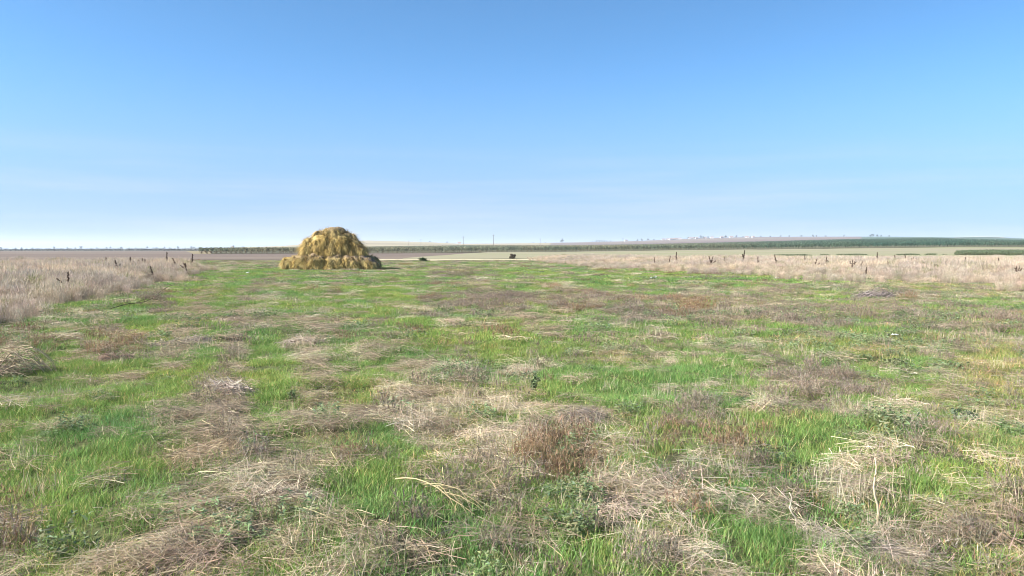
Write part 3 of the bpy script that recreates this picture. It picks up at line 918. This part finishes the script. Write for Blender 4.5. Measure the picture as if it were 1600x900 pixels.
heap('straw_heap', pix(366, 504), 'flat little straw mound with a dark hollow under it', 'straw heap', 300, .50, .30, .20, (.38, .30, .23), yaw=.1, w=.010, comb=.4)
heap('straw_heap', pix(700, 577), 'thin pale mat of bleached straw on green grass', 'straw heap', 320, .34, .30, .07, BLEACH, yaw=.0, w=.007, comb=.3)
heap('straw_heap', pix(910, 655), 'tangled grey brown heap of dead weeds', 'straw heap', 800, .30, .26, .15, GREY, yaw=.2, w=.005, lmul=.7, comb=1.2)
heap('straw_heap', pix(1050, 778), 'sleek bundle of bleached grass combed flat', 'straw heap', 550, .22, .10, .07, BLEACH, yaw=-.3, w=.0035, lmul=.8, comb=.16)
heap('straw_heap', pix(1345, 862), 'long grey swath of combed dry grass', 'straw heap', 1000, .36, .15, .08, (.42, .35, .28), yaw=-.62, w=.0032, lmul=.9, comb=.18)
heap('straw_heap', pix(1190, 646), 'pale brown pile of cut stems by purple weeds', 'straw heap', 420, .26, .22, .11, (.47, .36, .25), yaw=.1, w=.006, lmul=.7, comb=.5)
heap('brush_pile', pix(1372, 469), 'low grey brushwood pile at the foot of the tall dry grass', 'brush pile', 520, .82, .55, .40, (.30, .25, .22), yaw=.05, w=.016, lmul=1.9, comb=.55)
heap('weed_heap', pix(180, 566), 'reddish brown clump of dead weeds in green grass', 'weed heap', 500, .34, .28, .24, (.33, .235, .18), yaw=.6, w=.007, lmul=.8, comb=1.2)

# arched pile of long bent stalks
p = pix(28, 588)
o = link('stalk_pile', None, label='pile of long dry stalks bent into arches over a dark hollow', cat='stalk pile', loc=p)
mb = MB()
for k in range(34):
    y0 = rng.normal(0, .17); x0 = rng.uniform(-.75, -.15); x1 = rng.uniform(.12, .52); h_ = rng.uniform(.24, .52) * (1 - abs(y0))
    pts = []
    for t in np.linspace(0, 1, 9):
        bul = math.sin(math.pi * min(1, t * .92 + .05)) ** .75
        pts.append((x0 + (x1 - x0) * (t ** .8), y0 * (1 - .4 * t) + .05 * math.sin(6 * t + k), max(.0, h_ * bul * (1.0 if t < .9 else .55) - .02)))
    c = rng.uniform(.55, 1.15)
    mb.tube(pts, [.0065 * rng.uniform(.6, 1.2) * (1 - .5 * t) for t in np.linspace(0, 1, 9)], 4, np.array((.50, .40, .27)) * c)
link('arched_stalks', mb.mesh('arched_stalks', M['plain'], True), parent=o, kind='stuff')
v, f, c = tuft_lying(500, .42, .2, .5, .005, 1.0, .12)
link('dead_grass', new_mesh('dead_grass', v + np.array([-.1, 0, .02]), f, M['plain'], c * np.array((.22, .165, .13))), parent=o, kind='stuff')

# fallen branching stalk
p = pix(690, 800)
o = link('fallen_stalk', None, label='yellowish branching dry stalk fallen flat on the grass', cat='stalk', loc=p)
mb = MB()
def lay(u0, v0, u1, v1, r0, z=.10, bow=.0, n=8):
    a, b = pix(u0, v0), pix(u1, v1)
    pts = []
    for t in np.linspace(0, 1, n):
        q = a.lerp(b, t); q.y += bow * math.sin(math.pi * t)
        q.z = float(terrain(q.x, q.y)) + z + .05 * math.sin(math.pi * t) + rng.normal(0, .004)
        pts.append(q - p)
    mb.tube(pts, [r0 * (1 - .7 * t) for t in np.linspace(0, 1, n)], 5, np.array((.44, .355, .20)) * rng.uniform(.7, 1.2))
lay(618, 765, 742, 826, .0055, .07)
for uu in ((660, 772, 760, 812), (690, 785, 765, 818), (700, 788, 735, 830), (665, 775, 715, 815), (680, 782, 780, 790)): lay(*uu, .0032, .06, bow=rng.uniform(-.05, .08))
lay(640, 757, 712, 752, .003, .10, .10)
link('stalk_stems', mb.mesh('stalk_stems', M['plain'], True), parent=o)

# tall single stalk standing
def stalk_thing(name, base, top_h, lean, label, tint, r0=.009, cat='stalk', group=None):
    mb = MB()
    pts = [(lean * t * top_h + .015 * math.sin(9 * t), .01 * math.cos(7 * t), top_h * t - .03 * (t == 0)) for t in np.linspace(0, 1, 8)]
    mb.tube(pts, [r0 * (1 - .6 * t) for t in np.linspace(0, 1, 8)], 6, tint)
    for k in range(4):
        t = rng.uniform(.35, .9); a = rng.uniform(0, 6.28); L = rng.uniform(.04, .10)
        q = (lean * t * top_h, 0, top_h * t)
        mb.tube([q, (q[0] + math.cos(a) * L, math.sin(a) * L, q[2] + L * .8)], [r0 * .5, r0 * .2], 4, tint)
    return link(name, mb.mesh(name, M['plain'], True), label=label, cat=cat, loc=base, group=group)

stalk_thing('dry_stalk', pix(1370, 818), .40, -.06, 'single tall pale stalk standing bare above the short grass', (.60, .50, .34))
stalk_thing('dry_stalk', pix(1243, 822), .20, -.22, 'short broken pale stalk leaning in the straw', (.62, .54, .42), .006)

# thin dark stalk fallen out of the tall grass
p = pix(210, 482)
o = link('fallen_branch', None, label='long thin dark branch lying slanted at the edge of the tall grass', cat='branch', loc=p)
mb = MB()
a, b = pix(170, 489), pix(262, 478)
pts = [a.lerp(b, t) + Vector((.05 * math.sin(11 * t), .1 * math.sin(5 * t), .10 + .34 * t ** 1.6 + .05 * math.sin(8 * t))) - p for t in np.linspace(0, 1, 8)]
mb.tube(pts, [.011 - .006 * t for t in np.linspace(0, 1, 8)], 5, (.11, .085, .06))
for k in range(9):
    q = pts[rng.integers(3, 8)]; mb.tube([q, q + Vector((rng.uniform(.05, .4), rng.normal(0, .1), rng.uniform(-.05, .16)))], [.008, .004], 4, (.12, .09, .07))
link('twigs', mb.mesh('twigs', M['plain'], True), parent=o)

# ------------------------------------------------------------------ dark dock stalks above the tall grass
def dock(seed, h, branches, dark):
    r_ = np.random.default_rng(seed)
    root = link('dock_plant', None, cat='dock plant')
    mb = MB()
    for k in range(branches):
        sh = MB()
        a = r_.uniform(0, 6.28); ln = 0.05 if k == 0 else r_.uniform(.12, .38)
        hh = h if k == 0 else h * r_.uniform(.72, .95); z0 = 0 if k == 0 else h * .45
        P = [Vector((math.cos(a) * ln * h * (t if k == 0 else t ** 1.2), math.sin(a) * ln * h * t, z0 + (hh - z0) * t)) for t in np.linspace(0, 1, 7)]
        mb.tube(P, [.010 * (1 - .6 * t) for t in np.linspace(0, 1, 7)], 5, dark * 1.3)
        for q in range(190 if k == 0 else 90):
            t = .55 + .45 * r_.uniform(0, 1) ** .9
            f_ = t * 6; i_ = min(5, int(f_)); c = P[i_].lerp(P[i_ + 1], f_ - i_)
            w_ = .045 * (1.3 - t)
            c = c + Vector(r_.normal(0, 1, 3) * (w_, w_, .012))
            e1, e2 = Vector(r_.normal(0, 1, 3)).normalized() * r_.uniform(.014, .034), Vector(r_.normal(0, 1, 3)).normalized() * r_.uniform(.012, .03)
            sh.add([tuple(c - e1), tuple(c - e2), tuple(c + e1), tuple(c + e2)], [(0, 1, 2, 3)], dark * r_.uniform(.6, 1.5))
        link('seed_head', sh.mesh('seed_head', M['plain']), parent=root, kind='stuff')
    link('stem', mb.mesh('stem', M['plain']), parent=root)
    return root


DK = np.array((.095, .062, .045))
protos = [dock(1, 1.25, 1, DK), dock(2, 1.35, 3, DK), dock(3, 1.2, 4, DK * 1.4), dock(4, 1.3, 2, DK * .7)]
# column, row of the top, depth, form, lean
DOCKS_L = [(105, 425, 24, 3, 0.0), (189, 405, 40, 1, -.25), (207, 401, 46, 1, -.1), (227, 403, 47, 2, -.2), (243, 415, 36, 0, -.2), (260, 394, 55, 0, 0.1), (281, 401, 52, 0, -.35), (299, 397, 54, 0, .15), (297, 408, 46, 2, -.5), (165, 402, 52, 0, .1), (237, 405, 52, 0, .1)]
DOCKS_R = [(1043, 400, 62, 0, .25), (1056, 394, 66, 0, .08), (1108, 399, 60, 1, .3), (1115, 399, 60, 0, -.25), (1160, 391, 66, 3, .05), (1133, 401, 64, 0, 0), (1216, 397, 58, 0, -.2), (1258, 398, 66, 0, 0), (1271, 403, 54, 1, .3), (1289, 401, 56, 1, .1), (1331, 406, 48, 2, .0), (1342, 408, 50, 0, .3), (1353, 419, 42, 3, 0), (1371, 394, 70, 0, 0), (1391, 407, 50, 0, -.15), (1401, 398, 64, 0, -.1), (1426, 402, 58, 2, 0), (1443, 407, 50, 0, 0), (1479, 407, 48, 3, -.05), (1421, 396, 66, 0, -.3), (1543, 413, 42, 2, .1), (1561, 403, 52, 0, 0), (1590, 416, 36, 2, -.1), (1460, 412, 46, 2, .1), (1185, 401, 60, 0, 0), (1022, 402, 64, 0, .1), (1507, 402, 56, 0, .1)]
for side, (lst, wh, lb) in enumerate(((DOCKS_L, 'by the ploughed field', 'dark dock seed stalk in the tall grass by the ploughed field'), (DOCKS_R, 'by the stubble', 'dark dock seed stalk in the tall grass by the stubble field'))):
    for (u, vt, dd, form, ln) in lst:
        g = at(u, dd)
        hgt = EYE - (vt - HZ) * dd / F - g.z
        c = copy_tree(protos[form], g, rng.uniform(0, 6.28), max(.6, hgt / (1.25, 1.35, 1.2, 1.3)[form]), ('single spiked ', 'three headed ', 'bushy four headed ', 'nearly black two headed ')[form] + lb, 'dock stalks in the tall grass ' + wh)
        c.rotation_euler = (0, ln, rng.uniform(-.3, .3))
for q in protos:
    for ch in list(q.children): bpy.data.objects.remove(ch)
    bpy.data.objects.remove(q)

# ------------------------------------------------------------------ shrubs, trees
def crown_mesh(name, n, rx, ry, rz, leaf, tint, seed, flat=.0, clumps=14):
    r_ = np.random.default_rng(seed)
    cc = r_.normal(0, 1, (clumps, 3)); cc /= np.linalg.norm(cc, axis=1, keepdims=True); cc *= r_.uniform(.25, .78, (clumps, 1))
    k = r_.integers(0, clumps, n)
    q = cc[k] + r_.normal(0, .17, (n, 3))
    p_ = q * np.array([rx, ry, rz])
    e1 = r_.normal(0, 1, (n, 3)); e1 /= np.linalg.norm(e1, axis=1, keepdims=True)
    e2 = np.cross(e1, r_.normal(0, 1, (n, 3))); e2 /= np.linalg.norm(e2, axis=1, keepdims=True)
    s1 = leaf * r_.uniform(.6, 1.3, (n, 1)); s2 = s1 * .55
    v = np.stack([p_ - e1 * s1, p_ - e2 * s2, p_ + e1 * s1, p_ + e2 * s2], 1).reshape(-1, 3)
    f = np.arange(4 * n).reshape(n, 4)
    cv_ = r_.uniform(.7, 1.3, (clumps, 1))[k] * r_.uniform(.75, 1.25, (n, 1)) * np.array(tint)
    return v, f, np.repeat(cv_, 4, 0)


def shrub(name, base, w, h, tint, label, leaf, n=900, cat='shrub', seed=1, group=None):
    o = link(name, None, label=label, cat=cat, loc=base, group=group)
    mb = MB()
    r_ = np.random.default_rng(seed)
    for k in range(7):
        a = r_.uniform(0, 6.28)
        mb.tube([(0, 0, -.05), (math.cos(a) * w * .15, math.sin(a) * w * .15, h * .35), (math.cos(a) * w * .33, math.sin(a) * w * .33, h * .75)], [h * .02, h * .014, h * .006], 4, (.14, .10, .07))
    link('stems', mb.mesh('stems', M['plain']), parent=o)
    v, f, c = crown_mesh('crown', n, w / 2, w / 2, h / 2, leaf, tint, seed)
    v[:, 2] = np.maximum(v[:, 2] + h * .5, .02)
    link('crown', new_mesh('crown', v, f, M['plain'], c), parent=o)
    return o


shrub('shrub', at(801, 124), 1.15, .92, (.13, .105, .075), 'round dark dry shrub standing on the bright straw strip', .085, 1500, seed=22)
shrub('shrub', at(866, 128), .75, .62, (.17, .13, .10), 'small brown dry shrub at the end of the straw strip', .06, 500, seed=3)
shrub('shrub', at(10, 23), .50, .62, (.11, .13, .05), 'small green bush growing in the tall dry grass', .035, 900, seed=4)
shrub('shrub', at(1508, 372), 2.6, 1.7, (.07, .085, .045), 'low dark bush in the stubble below the orchard', .16, 500, seed=5)
shrub('shrub', at(1592, 400), 4.2, 1.7, (.075, .085, .05), 'wide low dark thicket at the end of the orchard edge', .18, 700, seed=6)
shrub('shrub', at(1562, 392), 1.6, .9, (.08, .085, .055), 'tiny bush between the thicket and the low bush', .12, 300, seed=8)
shrub('weed_clump', at(661, 100), 1.9, .62, (.06, .095, .035), 'dark green weed clump beside the haystack at the meadow edge', .07, 800, seed=9, cat='weeds')
shrub('weed_clump', at(836, 8.6), .14, .20, (.15, .19, .09), 'upright dark green weed standing in short grass', .018, 150, seed=10, cat='weeds')
shrub('weed_clump', pix(1402, 572), .42, .13, (.20, .21, .11), 'dark olive weed clump among golden grass', .022, 300, seed=11, cat='weeds')
shrub('weed_clump', pix(1500, 660), .34, .12, (.17, .21, .13), 'blue green weed clump at the edge of purple weeds', .02, 300, seed=12, cat='weeds')
shrub('weed_clump', pix(455, 615), .14, .15, (.13, .18, .08), 'small dark green weed beside the mown strip', .014, 110, seed=13, cat='weeds')

# ------------------------------------------------------------------ orchard: rows of small trees, one mass from here
def orchard_tree(seed):
    v, f, c = crown_mesh('c', 150, .95, .95, 1.25, .20, (1, 1, 1), seed, clumps=9)
    v[:, 2] += 1.75
    t = MB(); t.tube([(0, 0, -.1), (.03, 0, .6), (0, .04, 1.5)], [.06, .05, .03], 4)
    tv = np.concatenate(t.v); tq = np.array([q for q in t.f if len(q) == 4])
    return join([(v, f, c), (tv, tq, np.tile((.8, .55, .5), (len(tv), 1)))])


orch_src = sources('orchard', [lambda s=s: orchard_tree(s) for s in (41, 42, 43, 44)], M['leaf'])
ox, oy = [], []
dd = 286.0
while dd < 1190:
    st = 1.9 * (1 + (dd - 286) / 420)
    xs = np.arange(-0.42 * dd, 0.80 * dd, st)
    ys = dd + (xs * 0)
    uu = CX + F * xs / ys
    ok = (ys > orch_near(uu)) & (uu > 312 + (dd - 286) * .03)
    ok &= ~((uu > 1486) & (uu < 1560) & (ys > 1150))
    ox.append(xs[ok]); oy.append(ys[ok])
    dd += 4.5 * (1 + (dd - 286) / 300)
ox, oy = np.concatenate(ox), np.concatenate(oy)
m = rng.uniform(0, 1, len(ox)) > .04
ox, oy = ox[m], oy[m]
n = len(ox)
ox += rng.normal(0, .25, n); oy += rng.normal(0, .4, n)
uu = CX + F * ox / oy
edge = oy - orch_near(uu) < 7
sc = rng.uniform(.8, 1.12, n) * np.interp(uu, [300, 620, 1000, 1600], [.85, .82, .72, .66])
teal = sstep(900, 1350, uu)[:, None]
tn = (np.array((.215, .215, .135)) * (1 - teal) + np.array((.085, .14, .095)) * teal) * rng.uniform(.75, 1.3, (n, 1))
pk = (fbm(uu / 60, oy / 90, 77, 3) - .5)[:, None]
tn = tn * (1 + pk * np.array((.8, .2, 0)))
scatter('orchard_trees', orch_src, 4, np.stack([ox, oy, terrain(ox, oy) + .15], 1), np.stack([np.zeros(n), np.zeros(n), rng.uniform(0, 6.28, n)], 1), np.stack([sc, sc, sc], 1), tn, rng.integers(0, 4, n), 'wide orchard of small grey green trees in rows across the plain', 'orchard')

# tall green crop at the edge of the stubble, and the weedy line that continues it
x, y = candidates(128, 178, 5.5, .9)
u_, v_ = to_pix(x, y)
m = (u_ > np.interp(y, [128, 150, 178], [1520, 1450, 1395])) & (u_ > 1500) & (y > 146 - 0.05 * (u_ - 1500))
m |= (u_ > 1200) & (np.abs(y - 146 - 4 * fbm(u_ / 50, u_ * 0, 8, 2)) < 1.3) & (rng.uniform(0, 1, len(x)) < .9 * sstep(.45, .6, fbm(u_ / 14, u_ * 0, 18, 3)))
m &= (rng.uniform(0, 1, len(x)) < sstep(1495, 1540, u_)) | (np.abs(y - 148) < 4)
x, y, u_ = x[m], y[m], u_[m]
n = len(x)
sc = rng.uniform(2.2, 3.6, n) * np.where(u_ > 1500, .95, .5)
tn = np.array((.15, .18, .10)) * rng.uniform(.7, 1.25, (n, 1))
scatter('green_crop', SRC['leafy', 2], 3, np.stack([x, y, terrain(x, y) + .1], 1), np.stack([np.zeros(n), np.zeros(n), rng.uniform(0, 6.28, n)], 1), np.stack([sc * .7, sc * .7, sc * 1.4], 1), tn, rng.integers(0, 3, n), 'dark green crop strip between the tall dry grass and the stubble', 'crop')

# ------------------------------------------------------------------ far hedge and trees on the skyline
def tree(kind, base, h, w, tint, label, group, seed, trunk_h=.25):
    o = link(kind, None, label=label, cat='tree', loc=base, group=group)
    mb = MB()
    mb.tube([(0, 0, -.4), (.01 * h, 0, h * .25), (0, .01 * h, h * .55)], [h * .035, h * .028, h * .012], 5, (.10, .08, .06))
    for k in range(3):
        a = k * 2.1 + seed
        mb.tube([(0, 0, h * (.28 + .06 * k)), (math.cos(a) * w * .28, math.sin(a) * w * .28, h * (.5 + .06 * k))], [h * .016, h * .007], 4, (.10, .08, .06))
    link('trunk', mb.mesh('trunk', M['plain']), parent=o)
    v, f, c = crown_mesh('crown', 420, w / 2, w / 2, h * (1 - trunk_h) / 2 * 1.15, h * .055, tint, seed, clumps=12)
    v[:, 2] += h * (.5 + trunk_h / 2)
    link('crown', new_mesh('crown', v, f, M['plain'], c), parent=o)
    return o


tr = [tree('plain_tree', (0, 0, 0), 6.0, 7.0, (.055, .07, .045), '', '', s, .06) for s in (61, 62, 63)]
FAR_L = [(3, 1.2), (25, .9), (35, 1.0), (52, .9), (74, .7), (85, 1.3), (96, .7), (106, 1.1), (119, .9), (128, 1.6), (143, .8), (152, .9), (167, 1.1), (174, 1.2), (185, .7), (190, 1.2), (203, .8), (213, .8), (222, .7), (231, 1.3), (240, .8), (245, 1.0), (258, 1.1), (266, .8), (279, 1.4), (290, .7), (300, 1.3), (304, 1.1), (312, .7), (365, 1.2), (380, .7)]
for k, (u, s) in enumerate(FAR_L):
    d_ = 2100 + 60 * math.sin(k * 3.7)
    copy_tree(tr[k % 3], at(u, d_), k * 1.3, s * 1.05, ('taller round' if s > 1.15 else 'tiny' if s < .85 else 'small') + ' dark tree on the flat horizon beyond the ploughed field', 'trees along the flat horizon')
FAR_R = [(878, 2.0, 'lone dark tree standing on the bare skyline'), (932, 1.0, 0), (936, 1.1, 0), (940, 1.0, 0), (944, .9, 0), (948, .8, 0), (954, .8, 0), (925, .6, 0), (852, .5, 0), (833, .6, 0), (699, .9, 0), (672, .8, 0), (996, 1.1, 0), (1002, 1.2, 0), (1012, 1.2, 0), (1021, .9, 0), (1075, 1.0, 0), (1084, 1.0, 0), (1095, 1.5, 0), (1098, 1.1, 0), (1106, 1.0, 0), (1133, 1.4, 0), (1150, 1.2, 0), (1160, .8, 0), (1172, .8, 0), (1188, .9, 0), (1203, .9, 0), (1219, 1.1, 0), (1232, 1.0, 0), (1251, 1.0, 0), (1269, 1.2, 0), (1275, 1.0, 0), (1289, .9, 0), (1318, 1.1, 0), (1358, 1.0, 0), (1362, 1.6, 0), (1369, 1.3, 0), (1376, 1.0, 0), (1388, .9, 0)]
for k, (u, s, lb) in enumerate(FAR_R):
    d_ = 2480 + 70 * math.sin(k * 2.9)
    copy_tree(tr[(k + 1) % 3], at(u, d_), k * .9, s * 1.15, lb or ('taller' if s > 1.15 else 'tiny' if s < .9 else 'small') + (' dark tree on the bare skyline before the village' if u < 960 else ' dark tree among the village houses on the skyline' if u < 1185 else ' dark tree on the skyline past the village'), None if lb else 'trees along the village skyline')
for q in tr:
    for ch in list(q.children): bpy.data.objects.remove(ch)
    bpy.data.objects.remove(q)

x = np.linspace((-350 - CX) / F * 2150, (318 - CX) / F * 2150, 520) + rng.normal(0, 2, 520)
y = 2150 + rng.normal(0, 20, 520)
sc = rng.uniform(.5, 1.4, 520)
scatter('treeline', orch_src, 4, np.stack([x, y, terrain(x, y) - .3], 1), np.stack([x * 0, x * 0, rng.uniform(0, 6.28, 520)], 1), np.stack([sc * 2.2, sc * 2.2, sc], 1), np.array((.06, .075, .055)) * rng.uniform(.7, 1.3, (520, 1)), rng.integers(0, 4, 520), 'low blue grey line of far scrub on the flat horizon', 'treeline')

# dark hedge across the plain, beyond the ploughed field
x = np.linspace(-1.0 * 770, (312 - CX) / F * 770, 900) + rng.normal(0, .3, 900)
y = 770 + rng.normal(0, 1.2, 900)
sc = rng.uniform(.5, .75, 900)
scatter('far_hedge', orch_src, 4, np.stack([x, y, terrain(x, y)], 1), np.stack([x * 0, x * 0, rng.uniform(0, 6.28, 900)], 1), np.stack([sc * 1.4, sc * 1.4, sc], 1), np.array((.05, .05, .04)) * rng.uniform(.7, 1.3, (900, 1)), rng.integers(0, 4, 900), 'thin dark hedge line across the plain beyond the ploughed field', 'hedge')
sheet('far_plain', -700, 318, 775, 2300, .3, noise_mat('far_plain_crop', (.095, .105, .075), (.14, .14, .10), scale=.02, c3=(.16, .14, .11), scale3=.004, stretch=(.2, 1, 1)), 'grey green plain reaching to the horizon', nu=40, nd=40)

# ------------------------------------------------------------------ village houses on the skyline
M['wall'] = noise_mat('white_wall', (.70, .68, .64), (.80, .78, .74), scale=.5)
M['tiles'] = noise_mat('roof_tiles', (.22, .13, .10), (.30, .20, .16), scale=1.0)
M['pane'] = noise_mat('dark_pane', (.03, .035, .04), (.05, .055, .06), scale=.3, rough=.25)
M['greywall'] = noise_mat('grey_wall', (.42, .41, .40), (.5, .49, .48), scale=.5)


def house(base, w, d_, h, yaw, wall, label, group=None):
    o = link('village_house', None, label=label, cat='house', loc=base, rz=yaw, group=group)
    mb = MB(); mb.box((-w / 2, -d_ / 2, -1), (w / 2, d_ / 2, h))
    mb.add([(-w / 2, -d_ / 2, h), (-w / 2, d_ / 2, h), (-w / 2, 0, h + d_ * .28), (w / 2, -d_ / 2, h), (w / 2, d_ / 2, h), (w / 2, 0, h + d_ * .28)], [(0, 2, 1), (3, 4, 5)])
    link('wall', mb.mesh('wall', wall), parent=o)
    rf = MB(); e = .4; q = d_ / 2 + e; zt = h + d_ * .28 + .1; zl = h - e * .56 + .1
    for sgn in (-1, 1):
        rf.add([(-w / 2 - e, sgn * q, zl), (w / 2 + e, sgn * q, zl), (w / 2 + e, 0, zt), (-w / 2 - e, 0, zt), (-w / 2 - e, sgn * q, zl + .15), (w / 2 + e, sgn * q, zl + .15), (w / 2 + e, 0, zt + .15), (-w / 2 - e, 0, zt + .15)],
               [(0, 1, 2, 3), (4, 5, 6, 7), (0, 1, 5, 4), (1, 2, 6, 5), (3, 0, 4, 7)])
    link('roof', rf.mesh('roof', M['tiles']), parent=o)
    for k in range(max(2, int(w / 4))):
        wx = -w / 2 + (k + .5) * w / max(2, int(w / 4))
        wb = MB(); wb.box((wx - .6, -d_ / 2 - .04, .9), (wx + .6, -d_ / 2 + .1, 2.2))
        link('window', wb.mesh('window', M['pane']), parent=o)
    return o


HOUSES = [(1036, 9, 0), (1043, 12, 0), (1050, 18, 'long white barn on the skyline'), (1056, 10, 0), (1062, 9, 0), (1080, 16, 0), (1088, 9, 1), (1101, 10, 0), (1112, 9, 0), (1127, 10, 1), (1142, 12, 0), (1166, 11, 0), (1176, 8, 0), (978, 9, 0), (718, 10, 1), (364, 9, 'white house standing alone beside a tree beyond the orchard corner')]
for k, (u, w_, lb) in enumerate(HOUSES):
    d_ = 2380 + 40 * math.sin(k * 2.1)
    txt = lb if isinstance(lb, str) else ('small grey village house on the skyline' if lb == 1 else 'wide white village house on the skyline' if w_ > 11 else 'small white village house on the skyline')
    house(at(u, d_), w_, 7, 3.4 + .6 * math.sin(k * 5), .25 * math.sin(k * 4.4), M['greywall'] if lb == 1 else M['wall'], txt, None if isinstance(lb, str) else 'village houses on the skyline')

# ------------------------------------------------------------------ power line poles crossing the orchard
M['wood'] = noise_mat('weathered_pole', (.16, .14, .12), (.22, .20, .18), scale=3)
pm = MB(); pm.tube([(0, 0, -1), (0, 0, 5), (0, 0, 11)], [.24, .20, .16], 8)
am = MB(); am.box((-1.1, -.08, 10.0), (1.1, .08, 10.16))
im = MB()
for xx in (-1.0, 1.0, 0.0):
    im.tube([(xx, 0, 10.16 if xx else 11), (xx, 0, 10.5 if xx else 11.34)], [.07, .05], 6, (.5, .5, .48))
pole = link('power_pole', None, label='x', cat='power pole')
link('post', pm.mesh('post', M['wood']), parent=pole); link('crossarm', am.mesh('crossarm', M['wood']), parent=pole); link('insulators', im.mesh('insulators', M['plain']), parent=pole)
POLES = [(639, 900, .8, 'power pole farthest from the village on the orchard line'), (658, 860, .9, None), (724, 720, 1.0, 'first of the two big power poles standing in the orchard'), (771, 690, 1.1, 'tallest power pole standing in the orchard'), (844, 900, .95, None), (973, 980, .95, 'power pole below the village edge')]
for u, d_, s, lb in POLES:
    c = copy_tree(pole, at(u, d_), .2, s, lb or 'thin distant power pole above the orchard', 'power poles in the orchard')
for ch in list(pole.children): bpy.data.objects.remove(ch)
bpy.data.objects.remove(pole)

# ------------------------------------------------------------------ scraps of white litter
M['paper'] = noise_mat('white_scrap', (.72, .72, .70), (.82, .82, .80), scale=20)


def scrap(base, w, h, label, seed):
    r_ = np.random.default_rng(seed)
    nn = 7
    gx_, gy_ = np.meshgrid(np.linspace(-.5, .5, nn), np.linspace(-.5, .5, nn))
    zz = (fbm(gx_ * 4 + seed, gy_ * 4, seed, 3) - .35) * h * 2
    v = np.stack([gx_.ravel() * w * (1 + .3 * zz.ravel()), gy_.ravel() * w * .7, np.maximum(zz.ravel(), 0) + .09], 1)
    a, b = np.meshgrid(np.arange(nn - 1), np.arange(nn - 1), indexing='ij'); a, b = a.ravel(), b.ravel()
    f = np.stack([a * nn + b, a * nn + b + 1, (a + 1) * nn + b + 1, (a + 1) * nn + b], 1)
    me = new_mesh('litter_scrap', v, f, M['paper'])
    o = link('litter_scrap', me, label=label, cat='litter', loc=base)
    md = o.modifiers.new('thick', 'SOLIDIFY'); md.thickness = .006
    return o


scrap(pix(1021, 438), .34, .14, 'crumpled white bag lying on green grass near the tall dry grass', 3)
scrap(pix(1214, 439), .20, .05, 'flat white scrap at the foot of the tall dry grass', 4)
scrap(pix(1398, 531), .10, .03, 'small white scrap in the olive weeds', 5)
scrap(pix(387, 428), .2, .06, 'tiny pale scrap on the green strip beside the haystack', 6)

# ------------------------------------------------------------------ the air over the plain
hz_b = MB(); hz_b.box((-7500, -7500, -14), (7500, 7500, 75))
hm = bpy.data.materials.new('haze'); hm.use_nodes = True
hn_, hl = hm.node_tree.nodes, hm.node_tree.links
hn_.clear()
ho = hn_.new('ShaderNodeOutputMaterial'); pv = hn_.new('ShaderNodeVolumePrincipled')
pv.inputs['Color'].default_value = (.80, .88, 1.0, 1)
pv.inputs['Density'].default_value = 0.00013
pv.inputs['Anisotropy'].default_value = 0.1
hl.new(pv.outputs[0], ho.inputs['Volume'])
link('haze', hz_b.mesh('haze', hm), kind='stuff', label='pale blue haze in the air over the plain', cat='haze')
